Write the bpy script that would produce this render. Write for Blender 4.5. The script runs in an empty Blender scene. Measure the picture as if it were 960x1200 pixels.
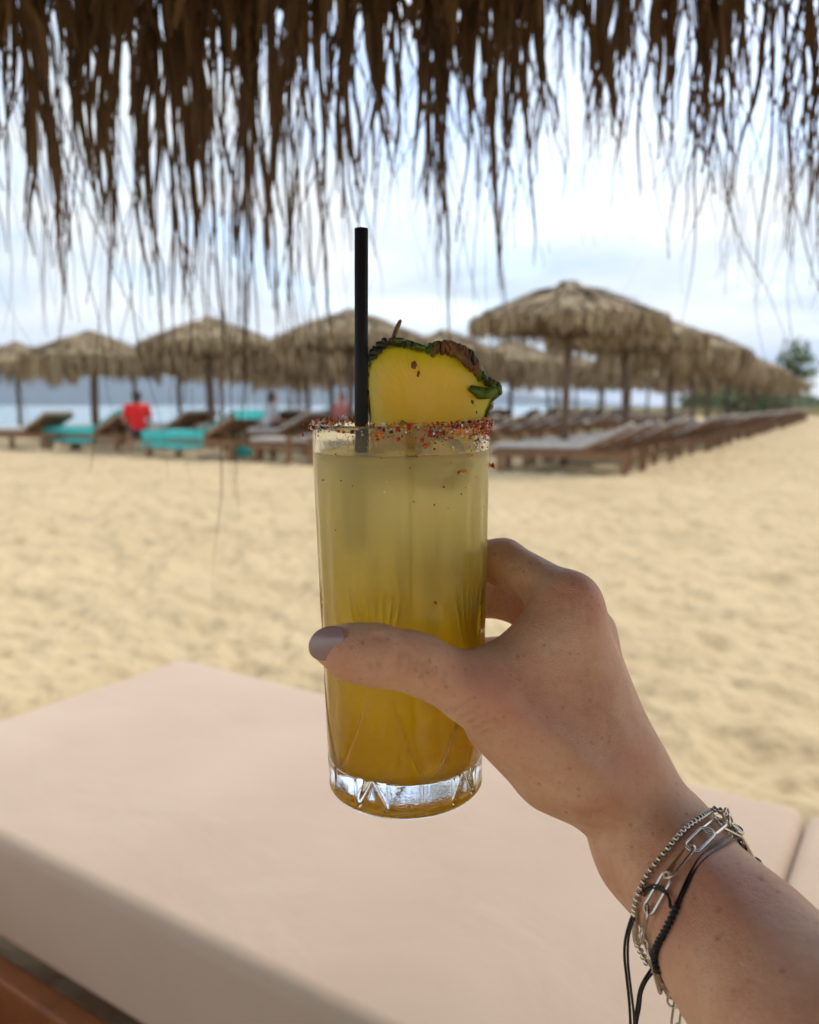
import bpy, math, random
import numpy as np
from mathutils import Vector, Matrix
PI = math.pi
rnd = random.Random(7)
nr = np.random.RandomState(11)
S = bpy.context.scene
COL = S.collection

# ---------------------------------------------------------------- camera
HC = 0.95                                   # eye height above the sand
TH = math.atan(125 / 960)                   # pitched down a little
cd = bpy.data.cameras.new('camera')
cam = bpy.data.objects.new('camera', cd)
COL.objects.link(cam)
cam.location = (0, 0, HC)
cam.rotation_euler = (PI / 2 - TH, 0, 0)
cd.sensor_fit = 'HORIZONTAL'; cd.sensor_width = 36; cd.lens = 36
cd.clip_start = 0.01; cd.clip_end = 20000
cd.dof.use_dof = True; cd.dof.focus_distance = 0.315; cd.dof.aperture_fstop = 11.5
S.camera = cam
# ---------------------------------------------------------------- light
SUN_EL, SUN_AZ = 48, 48                     # azimuth clockwise from +Y
S.world = W = bpy.data.worlds.new('World')
W.use_nodes = True
wn, wl = W.node_tree.nodes, W.node_tree.links
wn.clear()
def WN(t, **k):
    n = wn.new(t)
    for a, b in k.items(): setattr(n, a, b)
    return n
def wmath(op, a, b=None, c=None):
    n = WN('ShaderNodeMath', operation=op)
    for i, v in enumerate((a, b, c)):
        if v is None: continue
        if isinstance(v, (int, float)): n.inputs[i].default_value = v
        else: wl.new(v, n.inputs[i])
    return n.outputs[0]
sky = WN('ShaderNodeTexSky', sky_type='NISHITA', sun_disc=False)
sky.sun_elevation = math.radians(SUN_EL); sky.sun_rotation = math.radians(SUN_AZ)
tc = WN('ShaderNodeTexCoord')
sp = WN('ShaderNodeSeparateXYZ'); wl.new(tc.outputs['Generated'], sp.inputs[0])
zc = wmath('ADD', wmath('MAXIMUM', sp.outputs[2], 0.0), 0.16)
cb = WN('ShaderNodeCombineXYZ')
wl.new(wmath('DIVIDE', sp.outputs[0], zc), cb.inputs[0]); wl.new(wmath('DIVIDE', sp.outputs[1], zc), cb.inputs[1])
cb.inputs[2].default_value = 3.1
n1 = WN('ShaderNodeTexNoise'); n1.inputs['Scale'].default_value = 0.75; n1.inputs['Detail'].default_value = 7; n1.inputs['Roughness'].default_value = 0.52
n1.inputs['Distortion'].default_value = 0.6
wl.new(cb.outputs[0], n1.inputs['Vector'])
r1 = WN('ShaderNodeMapRange', interpolation_type='SMOOTHSTEP'); wl.new(n1.outputs[0], r1.inputs[0])
r1.inputs[1].default_value = 0.36; r1.inputs[2].default_value = 0.53; r1.inputs[3].default_value = 0.25; r1.inputs[4].default_value = 0.98
n2 = WN('ShaderNodeTexNoise'); n2.inputs['Scale'].default_value = 1.1; n2.inputs['Detail'].default_value = 5
cb2 = WN('ShaderNodeVectorMath', operation='ADD'); wl.new(cb.outputs[0], cb2.inputs[0]); cb2.inputs[1].default_value = (7.3, 2.2, 5)
wl.new(cb2.outputs[0], n2.inputs['Vector'])
cr = WN('ShaderNodeValToRGB'); wl.new(n2.outputs[0], cr.inputs[0])
cr.color_ramp.elements[0].position = 0.36; cr.color_ramp.elements[0].color = (0.54, 0.64, 0.74, 1)
cr.color_ramp.elements[1].position = 0.60; cr.color_ramp.elements[1].color = (0.95, 0.945, 0.90, 1)
sc_ = WN('ShaderNodeVectorMath', operation='SCALE'); wl.new(cr.outputs[0], sc_.inputs[0]); sc_.inputs['Scale'].default_value = 5.5
sk2 = WN('ShaderNodeVectorMath', operation='SCALE'); wl.new(sky.outputs[0], sk2.inputs[0]); sk2.inputs['Scale'].default_value = 1.25
mx = WN('ShaderNodeMix', data_type='RGBA')
wl.new(r1.outputs[0], mx.inputs[0]); wl.new(sk2.outputs[0], mx.inputs[6]); wl.new(sc_.outputs[0], mx.inputs[7])
bg = WN('ShaderNodeBackground'); bg.inputs[1].default_value = 0.10
wl.new(mx.outputs[2], bg.inputs[0])
wo = WN('ShaderNodeOutputWorld'); wl.new(bg.outputs[0], wo.inputs[0])
ld = bpy.data.lights.new('sun', 'SUN'); ld.energy = 1.0; ld.angle = math.radians(14); ld.color = (1, 0.93, 0.82)
sun = bpy.data.objects.new('sun', ld); COL.objects.link(sun)
az, el = math.radians(SUN_AZ), math.radians(SUN_EL)
sdir = Vector((math.sin(az) * math.cos(el), math.cos(az) * math.cos(el), math.sin(el)))
sun.rotation_euler = sdir.to_track_quat('Z', 'Y').to_euler(); sun.location = (0, 0, 30)
S.view_settings.view_transform = 'Standard'; S.view_settings.look = 'None'
S.view_settings.exposure = 1.45; S.view_settings.gamma = 1
S.cycles.max_bounces = 14; S.cycles.transmission_bounces = 12; S.cycles.transparent_max_bounces = 12
S.cycles.diffuse_bounces = 5; S.cycles.glossy_bounces = 6
S.cycles.sample_clamp_indirect = 6
S.cycles.use_denoising = True

# ---------------------------------------------------------------- helpers
CT, ST = math.cos(TH), math.sin(TH)
def P(px, py, d):
    """a point d metres in front of the lens plane, seen at (px, py) of the 960x1200 photograph"""
    x, y = (px - 480) / 960, (600 - py) / 960
    return np.array((d * x, d * (CT + y * ST), HC + d * (y * CT - ST)))
def ray(px, py):
    v = P(px, py, 1.0) - np.array((0, 0, HC)); return v / np.linalg.norm(v)
def at(px, Y, z=0.0):
    """ground point at distance Y under picture column px"""
    return ((px - 480) / 960 * (Y * CT + (HC - z) * ST), Y, z)
def tag(o, label=None, cat=None, group=None, kind=None):
    if label: o['label'] = label
    if cat: o['category'] = cat
    if group: o['group'] = group
    if kind: o['kind'] = kind
    return o
def link(name, data, parent=None, loc=None):
    o = bpy.data.objects.new(name, data); COL.objects.link(o)
    if parent: o.parent = parent
    if loc is not None: o.location = loc
    return o
def empty(name, loc=(0, 0, 0), rz=0):
    o = link(name, None); o.location = loc; o.rotation_euler = (0, 0, rz); o.empty_display_size = 0.1
    return o
def dup(root, loc=None, rz=None, scale=None):
    def cp(o, par):
        c = o.copy(); COL.objects.link(c)
        c.parent = par
        for ch in list(kids.get(o.name, ())): cp(ch, c)
        return c
    kids = {}
    for o in list(root.children_recursive): kids.setdefault(o.parent.name, []).append(o)
    r = cp(root, None)
    if loc is not None: r.location = loc
    if rz is not None: r.rotation_euler[2] = rz
    if scale is not None: r.scale = (scale,) * 3
    for k in ('label', 'group'):
        if k in r: del r[k]
    return r

class MB:
    def __init__(s): s.v = []; s.f = []; s.mi = []; s.n = 0
    def add(s, v, f, m=0):
        v = np.asarray(v, float); s.v.append(v)
        s.f += [tuple(int(i) + s.n for i in q) for q in f]; s.mi += [m] * len(f); s.n += len(v)
        return s
    def box(s, c, size, rot=None, m=0):
        h = np.array(size) / 2
        v = np.array([(x, y, z) for x in (-1, 1) for y in (-1, 1) for z in (-1, 1)]) * h
        if rot is not None: v = v @ np.array(rot).T
        return s.add(v + np.array(c), [(0, 1, 3, 2), (4, 6, 7, 5), (0, 4, 5, 1), (2, 3, 7, 6), (0, 2, 6, 4), (1, 5, 7, 3)], m)
    def beam(s, a, b, w, t, up=(0, 0, 1), m=0):
        a, b = np.array(a, float), np.array(b, float); d = b - a; L = np.linalg.norm(d); d /= L
        u = np.array(up, float); x = np.cross(d, u); x /= np.linalg.norm(x); z = np.cross(x, d)
        return s.box((a + b) / 2, (w, L, t), np.stack([x, d, z], 1), m)
    def tube(s, path, r, n=8, closed=False, m=0, caps=True):
        p = np.asarray(path, float); k = len(p)
        r = np.full(k, r) if np.isscalar(r) else np.asarray(r)
        t = np.roll(p, -1, 0) - np.roll(p, 1, 0)
        if not closed: t[0] = p[1] - p[0]; t[-1] = p[-1] - p[-2]
        t /= np.linalg.norm(t, axis=1)[:, None] + 1e-12
        u = np.cross(t[0], (0.31, 0.2, 0.93)); u /= np.linalg.norm(u)
        us = []
        for i in range(k):
            u = u - t[i] * np.dot(u, t[i]); u /= np.linalg.norm(u); us.append(u)
        us = np.array(us); ws = np.cross(t, us)
        a = np.arange(n) * 2 * PI / n
        v = (p[:, None] + r[:, None, None] * (np.cos(a)[None, :, None] * us[:, None] + np.sin(a)[None, :, None] * ws[:, None])).reshape(-1, 3)
        f = []
        for i in range(k if closed else k - 1):
            for j in range(n):
                i2, j2 = (i + 1) % k, (j + 1) % n
                f.append((i * n + j, i * n + j2, i2 * n + j2, i2 * n + j))
        if not closed and caps: f += [tuple(range(n))[::-1], tuple((k - 1) * n + j for j in range(n))]
        return s.add(v, f, m)
    def ribbon(s, p, w, side, m=0):
        p = np.asarray(p, float); w = np.asarray(w)[:, None]
        side = np.broadcast_to(np.asarray(side, float), p.shape)
        v = np.empty((len(p) * 2, 3)); v[0::2] = p - side * w / 2; v[1::2] = p + side * w / 2
        return s.add(v, [(2 * i, 2 * i + 1, 2 * i + 3, 2 * i + 2) for i in range(len(p) - 1)], m)
    def mesh(s, name, mats, smooth=False):
        me = bpy.data.meshes.new(name)
        me.from_pydata(np.concatenate(s.v).tolist(), [], s.f)
        for mt in (mats if isinstance(mats, (list, tuple)) else [mats]): me.materials.append(mt)
        if max(s.mi, default=0): me.polygons.foreach_set('material_index', s.mi)
        if smooth: me.shade_smooth()
        me.update(); return me
    def build(s, name, mats, parent=None, loc=None, smooth=False):
        return link(name, s.mesh(name, mats, smooth), parent, loc)

def srgb(*c): return tuple(((x / 255) / 12.92 if x <= 10 else (((x / 255) + 0.055) / 1.055) ** 2.4) for x in c)

class NT:
    def __init__(s, name):
        s.m = bpy.data.materials.new(name); s.m.use_nodes = True
        s.n = s.m.node_tree.nodes; s.l = s.m.node_tree.links
        s.b = s.n['Principled BSDF']; s.out = s.n['Material Output']
    def N(s, t, ins=None, **k):
        n = s.n.new(t)
        for a, b in k.items(): setattr(n, a, b)
        for a, b in (ins or {}).items(): s.set(n.inputs[a], b)
        return n
    def set(s, sock, v):
        if isinstance(v, bpy.types.NodeSocket): s.l.new(v, sock)
        else:
            if sock.type == 'RGBA' and len(v) == 3: v = (*v, 1)
            sock.default_value = v
    def P(s, **k):
        for a, b in k.items(): s.set(s.b.inputs[a.replace('_', ' ')], b)
        return s
    def coord(s, kind='Object'): return s.N('ShaderNodeTexCoord').outputs[kind]
    def noise(s, scale, detail=4, rough=0.5, vec=None, stretch=None, dist=0):
        v = vec if vec is not None else s.coord()
        if stretch: v = s.N('ShaderNodeMapping', {'Vector': v, 'Scale': stretch}).outputs[0]
        return s.N('ShaderNodeTexNoise', {'Vector': v, 'Scale': scale, 'Detail': detail, 'Roughness': rough, 'Distortion': dist}).outputs[0]
    def ramp(s, fac, stops):
        n = s.N('ShaderNodeValToRGB', {0: fac}); e = n.color_ramp.elements
        for i, (p, c) in enumerate(stops):
            q = e[i] if i < 2 else e.new(p)
            q.position = p; q.color = (*c, 1)
        return n.outputs[0]
    def mix(s, f, a, b, mode='MIX'):
        n = s.N('ShaderNodeMix', data_type='RGBA', blend_type=mode)
        s.set(n.inputs[0], f); s.set(n.inputs[6], a); s.set(n.inputs[7], b); return n.outputs[2]
    def math(s, op, a, b=0.0):
        n = s.N('ShaderNodeMath', operation=op); s.set(n.inputs[0], a); s.set(n.inputs[1], b); return n.outputs[0]
    def mr(s, v, a, b, c=0.0, d=1.0): return s.N('ShaderNodeMapRange', {0: v, 1: a, 2: b, 3: c, 4: d}).outputs[0]
    def bump(s, h, strength=0.5, dist=0.001, normal=None):
        n = s.N('ShaderNodeBump', {'Height': h, 'Strength': strength, 'Distance': dist})
        if normal is not None: s.set(n.inputs['Normal'], normal)
        s.set(s.b.inputs['Normal'], n.outputs[0]); return n.outputs[0]
    def attr(s, name): return s.N('ShaderNodeAttribute', attribute_name=name).outputs['Fac']

def simple(name, c, rough=0.6, var=0.25, scale=20, metallic=0.0, bump=0.0, bd=0.002, **k):
    t = NT(name); f = t.noise(scale, 5)
    t.P(Base_Color=t.ramp(f, [(0.3, tuple(x * (1 - var) for x in c)), (0.7, tuple(min(1, x * (1 + var)) for x in c))]), Roughness=rough, Metallic=metallic, **k)
    if bump: t.bump(f, bump, bd)
    return t.m

# numpy value noise
_T = nr.rand(256, 256)
def vn2(x, y):
    xi = np.floor(x).astype(int); yi = np.floor(y).astype(int); fx = x - xi; fy = y - yi
    fx = fx * fx * (3 - 2 * fx); fy = fy * fy * (3 - 2 * fy)
    a = _T[xi % 256, yi % 256]; b = _T[(xi + 1) % 256, yi % 256]; c = _T[xi % 256, (yi + 1) % 256]; d = _T[(xi + 1) % 256, (yi + 1) % 256]
    return (a * (1 - fx) + b * fx) * (1 - fy) + (c * (1 - fx) + d * fx) * fy
def fbm2(x, y, o=4):
    s = 0; a = 1; t = 0
    for i in range(o): s = s + a * vn2(x * 2 ** i + 17.3 * i, y * 2 ** i + 5.1 * i); t += a; a *= 0.5
    return s / t

# signed distance modelling for bodies -------------------------------------
def cone(p, a, b, r1, r2):
    a = np.asarray(a, float); b = np.asarray(b, float); ba = b - a
    pa = p - a; h = np.clip(pa @ ba / (ba @ ba + 1e-12), 0, 1)
    return np.linalg.norm(pa - h[:, None] * ba, axis=1) - (r1 + (r2 - r1) * h)
def smin(a, b, k):
    h = np.maximum(k - np.abs(a - b), 0) / k
    return np.minimum(a, b) - h * h * k / 4
def mesh_sdf(f, lo, hi, h, polish=2):
    """surface nets over f, evaluated only near its surface"""
    lo = np.array(lo, float); n = np.ceil((np.array(hi) - lo) / h / 4).astype(int) * 4
    nc = n // 4 + 1
    gc = np.stack(np.meshgrid(*[np.arange(k) for k in nc], indexing='ij'), -1).reshape(-1, 3) * (4 * h) + lo
    dc = f(gc).reshape(nc)
    big = np.repeat(np.repeat(np.repeat(dc, 4, 0), 4, 1), 4, 2)[:n[0] + 1, :n[1] + 1, :n[2] + 1]
    g = big.astype(np.float32).copy()
    idx = np.argwhere(np.abs(big) < 9 * h)
    g[tuple(idx.T)] = f(idx * h + lo)
    neg = g < 0
    c = [neg[i:n[0] + i or None, j:n[1] + j, k:n[2] + k] for i in (0, 1) for j in (0, 1) for k in (0, 1)]
    c = [neg[i:n[0] + i, j:n[1] + j, k:n[2] + k] for i in (0, 1) for j in (0, 1) for k in (0, 1)]
    cnt = sum(x.astype(np.int8) for x in c)
    cells = np.argwhere((cnt > 0) & (cnt < 8))
    vid = -np.ones(tuple(n), np.int64); vid[tuple(cells.T)] = np.arange(len(cells))
    acc = np.zeros((len(cells), 3)); m = np.zeros(len(cells))
    corners = [(i, j, k) for i in (0, 1) for j in (0, 1) for k in (0, 1)]
    for A in corners:
        for ax in range(3):
            if A[ax]: continue
            B = list(A); B[ax] = 1
            va = g[tuple((cells + A).T)]; vb = g[tuple((cells + B).T)]
            s = (va < 0) != (vb < 0)
            t = np.where(s, va / (va - vb + 1e-20), 0)
            pt = np.array(A, float)[None] + t[:, None] * (np.array(B) - np.array(A))[None]
            acc += np.where(s[:, None], pt, 0); m += s
    v = (cells + acc / m[:, None]) * h + lo
    faces = []
    for ax in range(3):
        sl0 = [slice(None)] * 3; sl1 = [slice(None)] * 3
        sl0[ax] = slice(0, n[ax]); sl1[ax] = slice(1, n[ax] + 1)
        a_, b_ = neg[tuple(sl0)], neg[tuple(sl1)]
        e = np.argwhere(a_ != b_)
        u, w = (ax + 1) % 3, (ax + 2) % 3
        e = e[(e[:, u] > 0) & (e[:, w] > 0) & (e[:, u] < n[u]) & (e[:, w] < n[w])]
        flip = a_[tuple(e.T)]
        def q(du, dw):
            x = e.copy(); x[:, u] -= du; x[:, w] -= dw; return vid[tuple(x.T)]
        f4 = np.stack([q(1, 1), q(0, 1), q(0, 0), q(1, 0)], 1)
        f4[~flip] = f4[~flip][:, ::-1]
        faces.append(f4)
    faces = np.concatenate(faces); faces = faces[(faces >= 0).all(1)]
    for _ in range(polish):
        d, nn = f(v), grad(f, v, h * 0.3); v = v - nn * np.clip(d, -h, h)[:, None]
    return v, faces
def grad(f, p, e):
    g = np.stack([f(p + np.array(o) * e) - f(p - np.array(o) * e) for o in ((1, 0, 0), (0, 1, 0), (0, 0, 1))], 1)
    return g / (np.linalg.norm(g, axis=1)[:, None] + 1e-12)
def to_mesh(name, v, f, mats):
    me = bpy.data.meshes.new(name); me.from_pydata(v.tolist(), [], f.tolist())
    for m in (mats if isinstance(mats, (list, tuple)) else [mats]): me.materials.append(m)
    me.shade_smooth(); return me

# ---------------------------------------------------------------- materials
def wood(name, c, var=0.35):
    t = NT(name); f = t.noise(9, 6, 0.6, stretch=(1, 1, 1)); g = t.noise(60, 3, 0.5, stretch=(1, 8, 8))
    base = t.ramp(f, [(0.3, tuple(x * (1 - var) for x in c)), (0.7, tuple(x * (1 + var) for x in c))])
    t.P(Base_Color=t.mix(t.mr(g, 0.35, 0.65, 0, 0.35), base, tuple(x * 0.5 for x in c)), Roughness=0.55)
    t.bump(g, 0.3, 0.001); return t.m
M_bedwood = wood('oiled bed wood', (0.30, 0.10, 0.028))
M_lwood = wood('lounger wood', (0.21, 0.105, 0.045))
M_post = wood('bleached post wood', (0.16, 0.10, 0.06))

def thatch(name, c1, c2, transl=0.0, rough=0.75):
    t = NT(name)
    r = t.N('ShaderNodeNewGeometry').outputs['Random Per Island']
    f = t.noise(4, 4)
    c = t.ramp(r, [(0.0, c1), (1.0, c2)])
    g = t.noise(120, 2, 0.5, stretch=(1, 1, 0.08))
    c = t.mix(t.mr(g, 0.35, 0.7, 0, 0.45), c, tuple(x * 0.45 for x in c1))
    c = t.mix(t.mr(f, 0.4, 0.7, 0, 0.3), c, tuple(x * 0.8 for x in c2))
    t.P(Base_Color=c, Roughness=rough); t.b.inputs['Specular IOR Level'].default_value = 0.25
    t.bump(g, 0.4, 0.001)
    if transl:
        tr = t.N('ShaderNodeBsdfTranslucent', {'Color': c})
        ms = t.N('ShaderNodeMixShader', {0: transl, 1: t.b.outputs[0], 2: tr.outputs[0]})
        t.l.new(ms.outputs[0], t.out.inputs[0])
    return t.m
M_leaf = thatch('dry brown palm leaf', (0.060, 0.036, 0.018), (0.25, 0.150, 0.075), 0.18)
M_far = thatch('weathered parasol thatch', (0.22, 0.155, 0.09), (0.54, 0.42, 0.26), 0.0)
M_farcore = simple('thatch underside', (0.10, 0.07, 0.04), 0.9, 0.3, 12)

# sand
t = NT('dry beach sand')
v = t.coord()
big = t.noise(0.8, 5, 0.6, v); mid = t.noise(7, 6, 0.6, v); fine = t.noise(260, 3, 0.6, v)
c = t.ramp(big, [(0.3, (0.48, 0.37, 0.225)), (0.7, (0.58, 0.46, 0.285))])
c = t.mix(t.mr(mid, 0.45, 0.75, 0, 0.35), c, (0.37, 0.275, 0.145))
c = t.mix(t.mr(fine, 0.4, 0.7, 0, 0.3), c, (0.34, 0.25, 0.15))
t.P(Base_Color=c, Roughness=0.95); t.b.inputs['Specular IOR Level'].default_value = 0.1
b1 = t.bump(mid, 0.9, 0.045); t.bump(fine, 0.5, 0.002, b1)
M_sand = t.m
# sea
t = NT('pale calm sea')
w = t.noise(0.5, 5, 0.6, stretch=(1, 1, 1))
t.P(Base_Color=(0.12, 0.24, 0.30), Roughness=0.18); t.bump(w, 0.5, 0.3)
M_sea = t.m
M_hill = simple('far wooded hills', (0.055, 0.075, 0.07), 0.9, 0.35, 0.004)

# ---------------------------------------------------------------- ground, sea, hills
SH0, SHD = np.array((-25.0, 20.0)), np.array((0.50, 0.866))        # a point of the shoreline, and its direction
def shore(x, y): return (x - SH0[0]) * SHD[1] - (y - SH0[1]) * SHD[0]   # >0 on the land
def ground():
    ang = np.concatenate([np.linspace(-180, -42, 60, endpoint=False), np.linspace(-42, 42, 560, endpoint=False), np.linspace(42, 180, 61)[:-1]]) * PI / 180
    rad = 0.25 * (9000 / 0.25) ** (np.linspace(0, 1, 760) ** 1.0)
    rad = np.concatenate([np.geomspace(0.3, 40, 620), np.geomspace(41, 5000, 60)])
    A, R = np.meshgrid(ang, rad); X, Y = np.sin(A) * R, np.cos(A) * R
    amp = np.clip((60 - R) / 40, 0, 1)
    h = (fbm2(X * 1.1 + 50, Y * 1.1 + 50, 3) - 0.5) * 0.09
    n1 = fbm2(X * 3.2 + 9, Y * 3.2 + 3, 4)
    h += (np.abs(n1 - 0.5) * -0.24 + 0.02)
    n2 = fbm2(X * 8 + 90, Y * 8 + 33, 3); h += (n2 - 0.5) * 0.085
    h = h * amp * 0.75
    s = shore(X, Y)
    h = h - 0.6 / (1 + np.exp(np.clip((s + 3) / 1.6, -30, 30))) + 0.004
    # gentle rise inland far right
    mb = MB(); na, nrr = len(ang), len(rad)
    v = np.stack([X, Y, h], -1).reshape(-1, 3); v = np.vstack([v, [[0, 0, 0]]])
    i, j = np.meshgrid(np.arange(nrr - 1), np.arange(na), indexing='ij'); j2 = (j + 1) % na
    f = np.stack([i * na + j, i * na + j2, (i + 1) * na + j2, (i + 1) * na + j], -1).reshape(-1, 4)[:, ::-1]
    f = f.tolist() + [((k + 1) % na, k, len(v) - 1)[::-1] for k in range(na)]
    me = bpy.data.meshes.new('sand'); me.from_pydata(v.tolist(), [], f); me.materials.append(M_sand); me.shade_smooth()
    tag(link('sand', me), kind='structure', label='pale golden beach sand dimpled with soft footprints')
ground()
mb = MB(); a = SH0 + (-SHD) * 400; b = SH0 + SHD * 5000; nl = np.array((-SHD[1], SHD[0]))
pts = [a, b, b + nl * 5200, a + nl * 5200]
mb.add([(p[0] - 0, p[1], -0.10) for p in pts], [(0, 1, 2, 3)])
tag(mb.build('sea', M_sea), kind='structure', label='pale calm sea beyond the loungers')
# hills across the water, real ridges about three kilometres away
mb = MB(); n = 160
for row in range(2):
    pass
vs = []; rows = 14
for r_ in range(rows):
    q = r_ / (rows - 1)
    for i in range(n):
        a_ = math.radians(-75 + 92 * i / (n - 1)); D = 3000 + 1500 * q
        env = 140 * (0.55 + 0.9 * float(fbm2(np.array(i * 0.045 + 3.0), np.array(2.0), 4)))
        fade = min(1, (n - 1 - i) / 45)
        hh = env * math.sin(PI * min(1, q * 1.2) * 0.83) * fade * (0.8 + 0.5 * float(fbm2(np.array(i * 0.2), np.array(q * 6.0), 3))) - 1
        vs.append((math.sin(a_) * D, math.cos(a_) * D, hh if r_ else -1.5))
mb.add(vs, [(r_ * n + i, r_ * n + i + 1, (r_ + 1) * n + i + 1, (r_ + 1) * n + i) for r_ in range(rows - 1) for i in range(n - 1)])
tag(mb.build('hills', M_hill, smooth=True), kind='structure', label='blue hazy hills across the bay')

# ---------------------------------------------------------------- far thatched parasols
def canopy_mesh(seed, Rr=1.53, za=2.86, ze=2.24, fl=1.0):
    rg = np.random.RandomState(seed)
    mb = MB()
    def prof(u): return za - (za - ze) * (u ** 1.12) - 0.02
    ring = 28; us = [0.0, 0.08, 0.25, 0.5, 0.75, 0.96]
    v = []; 
    for u in us:
        for k in range(ring):
            a_ = 2 * PI * k / ring; v.append((math.cos(a_) * u * Rr, math.sin(a_) * u * Rr, prof(u) - 0.03))
    for u in us[::-1]:
        for k in range(ring):
            a_ = 2 * PI * k / ring; v.append((math.cos(a_) * u * Rr * 0.97, math.sin(a_) * u * Rr * 0.97, prof(u) - 0.12))
    m = len(us) * 2
    mb.add(v, [(r_ * ring + k, r_ * ring + (k + 1) % ring, (r_ + 1) * ring + (k + 1) % ring, (r_ + 1) * ring + k) for r_ in range(m - 1) for k in range(ring)], 1)
    for i in range(1500):
        u0 = math.sqrt(rg.rand()) * 0.95; a_ = rg.rand() * 2 * PI
        L = 0.35 + 0.3 * rg.rand(); u1 = min(u0 + L / Rr, 1.03)
        da = (rg.rand() - 0.5) * 0.25
        lift = 0.02 + 0.09 * rg.rand() ** 2
        pts = []
        for q in (0, 0.5, 1):
            u = u0 + (u1 - u0) * q; aa = a_ + da * q * 0.5
            pts.append((math.cos(aa) * u * Rr, math.sin(aa) * u * Rr, prof(u) + lift * (0.3 + q) - (0.10 * q * q * rg.rand() if u > 0.9 else 0)))
        mb.ribbon(pts, [0.07, 0.06, 0.015], (-math.sin(a_ + (rg.rand() - .5)), math.cos(a_), (rg.rand() - 0.5) * 0.6))
    for i in range(760):
        a_ = rg.rand() * 2 * PI; r0 = Rr * (0.93 + 0.10 * rg.rand())
        L = fl * (0.12 + 0.26 * rg.rand() ** 1.3) * (0.75 + 0.5 * float(vn2(np.array(a_ * 3.0 + seed), np.array(1.5))))
        z0 = ze + 0.05 * rg.rand(); sw = (rg.rand() - .5) * 0.10
        pts = [(math.cos(a_ + sw * q / Rr) * (r0 + 0.02 * q), math.sin(a_ + sw * q / Rr) * (r0 + 0.02 * q), z0 - L * q) for q in (0, 0.4, 0.75, 1)]
        aa = a_ + (rg.rand() - .5) * 2
        mb.ribbon(pts, [0.045, 0.05, 0.03, 0.006], (-math.sin(aa), math.cos(aa), 0))
    for i in range(40):       # crown tuft
        a_ = rg.rand() * 2 * PI
        pts = [(0.02 * math.cos(a_), 0.02 * math.sin(a_), za + 0.03), (0.14 * math.cos(a_), 0.14 * math.sin(a_), za + 0.02 * rg.rand()), (0.3 * math.cos(a_), 0.3 * math.sin(a_), za - 0.12)]
        mb.ribbon(pts, [0.03, 0.04, 0.01], (-math.sin(a_), math.cos(a_), 0))
    return mb.mesh('canopy', [M_far, M_farcore])
CAN = [canopy_mesh(1), canopy_mesh(2, fl=1.7), canopy_mesh(3, 1.7, 2.86, 2.16, fl=2.0)]
def frame_mesh():
    mb = MB()
    for k in range(8):
        a_ = k * PI / 4 + 0.2
        mb.beam((0.05 * math.cos(a_), 0.05 * math.sin(a_), 2.70), (1.38 * math.cos(a_), 1.38 * math.sin(a_), 2.19), 0.05, 0.05)
        mb.beam((0.06 * math.cos(a_), 0.06 * math.sin(a_), 1.95), (0.7 * math.cos(a_), 0.7 * math.sin(a_), 2.42), 0.04, 0.04)
    mb.tube([(1.3 * math.cos(q), 1.3 * math.sin(q), 2.19) for q in np.arange(24) * PI / 12], 0.025, 6, closed=True)
    return mb.mesh('roof_frame', M_post)
FRM = frame_mesh()
mb = MB(); mb.tube([(0, 0, -0.3), (0.01, 0, 0.8), (-0.01, 0.01, 1.7), (0, 0, 2.75)], [0.075, 0.07, 0.065, 0.05], 12)
PST = mb.mesh('post', M_post, True)
def parasol(x, y, k, label, group=None, sc=1.0):
    r = empty('thatched_parasol', (x, y, 0), rnd.random() * 6.28); r.scale = (sc,) * 3
    tag(r, label, 'parasol', group)
    link('canopy', CAN[k % 3], r); link('roof_frame', FRM, r); link('post', PST, r)
    return r
U = np.array((0.475, 0.88)); U /= np.linalg.norm(U); NV = np.array((-U[1], U[0]))
ORD = ['second', 'third', 'fourth', 'fifth', 'sixth', 'seventh']
ORDT = [''] * 5
PR = [  # first of each row, spacing, count, label of the first, label of the rest
    ((2.50, 13.2), 3.75, 12, 'big shaggy thatched parasol nearest behind the pineapple, standing highest above its row', 'thatched parasol in the front row running away to the right'),
    ((-1.20, 16.9), 4.6, 9, 'thatched parasol rising right behind the black straw', 'thatched parasol in the row that starts behind the straw'),
    ((-4.40, 18.4), 4.6, 8, 'thatched parasol above the turquoise lounger, its post left of the straw', 'thatched parasol in the row that starts above the turquoise lounger'),
    ((-8.30, 21.7), 4.6, 6, 'thatched parasol above the person in red', 'thatched parasol in the row that starts above the red shirt'),
    ((-12.1, 25.6), 4.6, 5, 'smallest thatched parasol at the far left against the sea', 'thatched parasol in the row nearest the water')]
kk = 0
for i_, (x, y, l_) in enumerate(((-6.4, 23.0, 'low thatched parasol half hidden between the two straw roofs left of the post'), (-2.7, 21.8, 'thatched parasol peeping out just left of the straw'),
                                 (-10.6, 28.0, 'small thatched parasol between the two leftmost ones'), (0.4, 25.5, 'small thatched parasol showing right of the straw above the pineapple'))):
    parasol(x, y, i_ + 1, l_)
for ri, (p0, spc, cnt, l0, l1) in enumerate(PR):
    for k in range(cnt):
        p = np.array(p0) + U * spc * k
        if k: p = p + nr.randn(2) * 0.12
        lab = l0 if not k else (ORD[k - 1] + ' ' + l1.replace('in the', 'of the', 1) + (ORDT[ri])) if k < 5 else 'far ' * (not l1.startswith('far')) + l1
        parasol(p[0], p[1], (0 if ri == 0 and k < 2 else kk), lab, ('far end of parasol row %d' % (ri + 1)) if k >= 5 else 'thatched parasols in rows', 1 if not k else 1 + 0.05 * (rnd.random() - 0.5)); kk += 1

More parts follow.
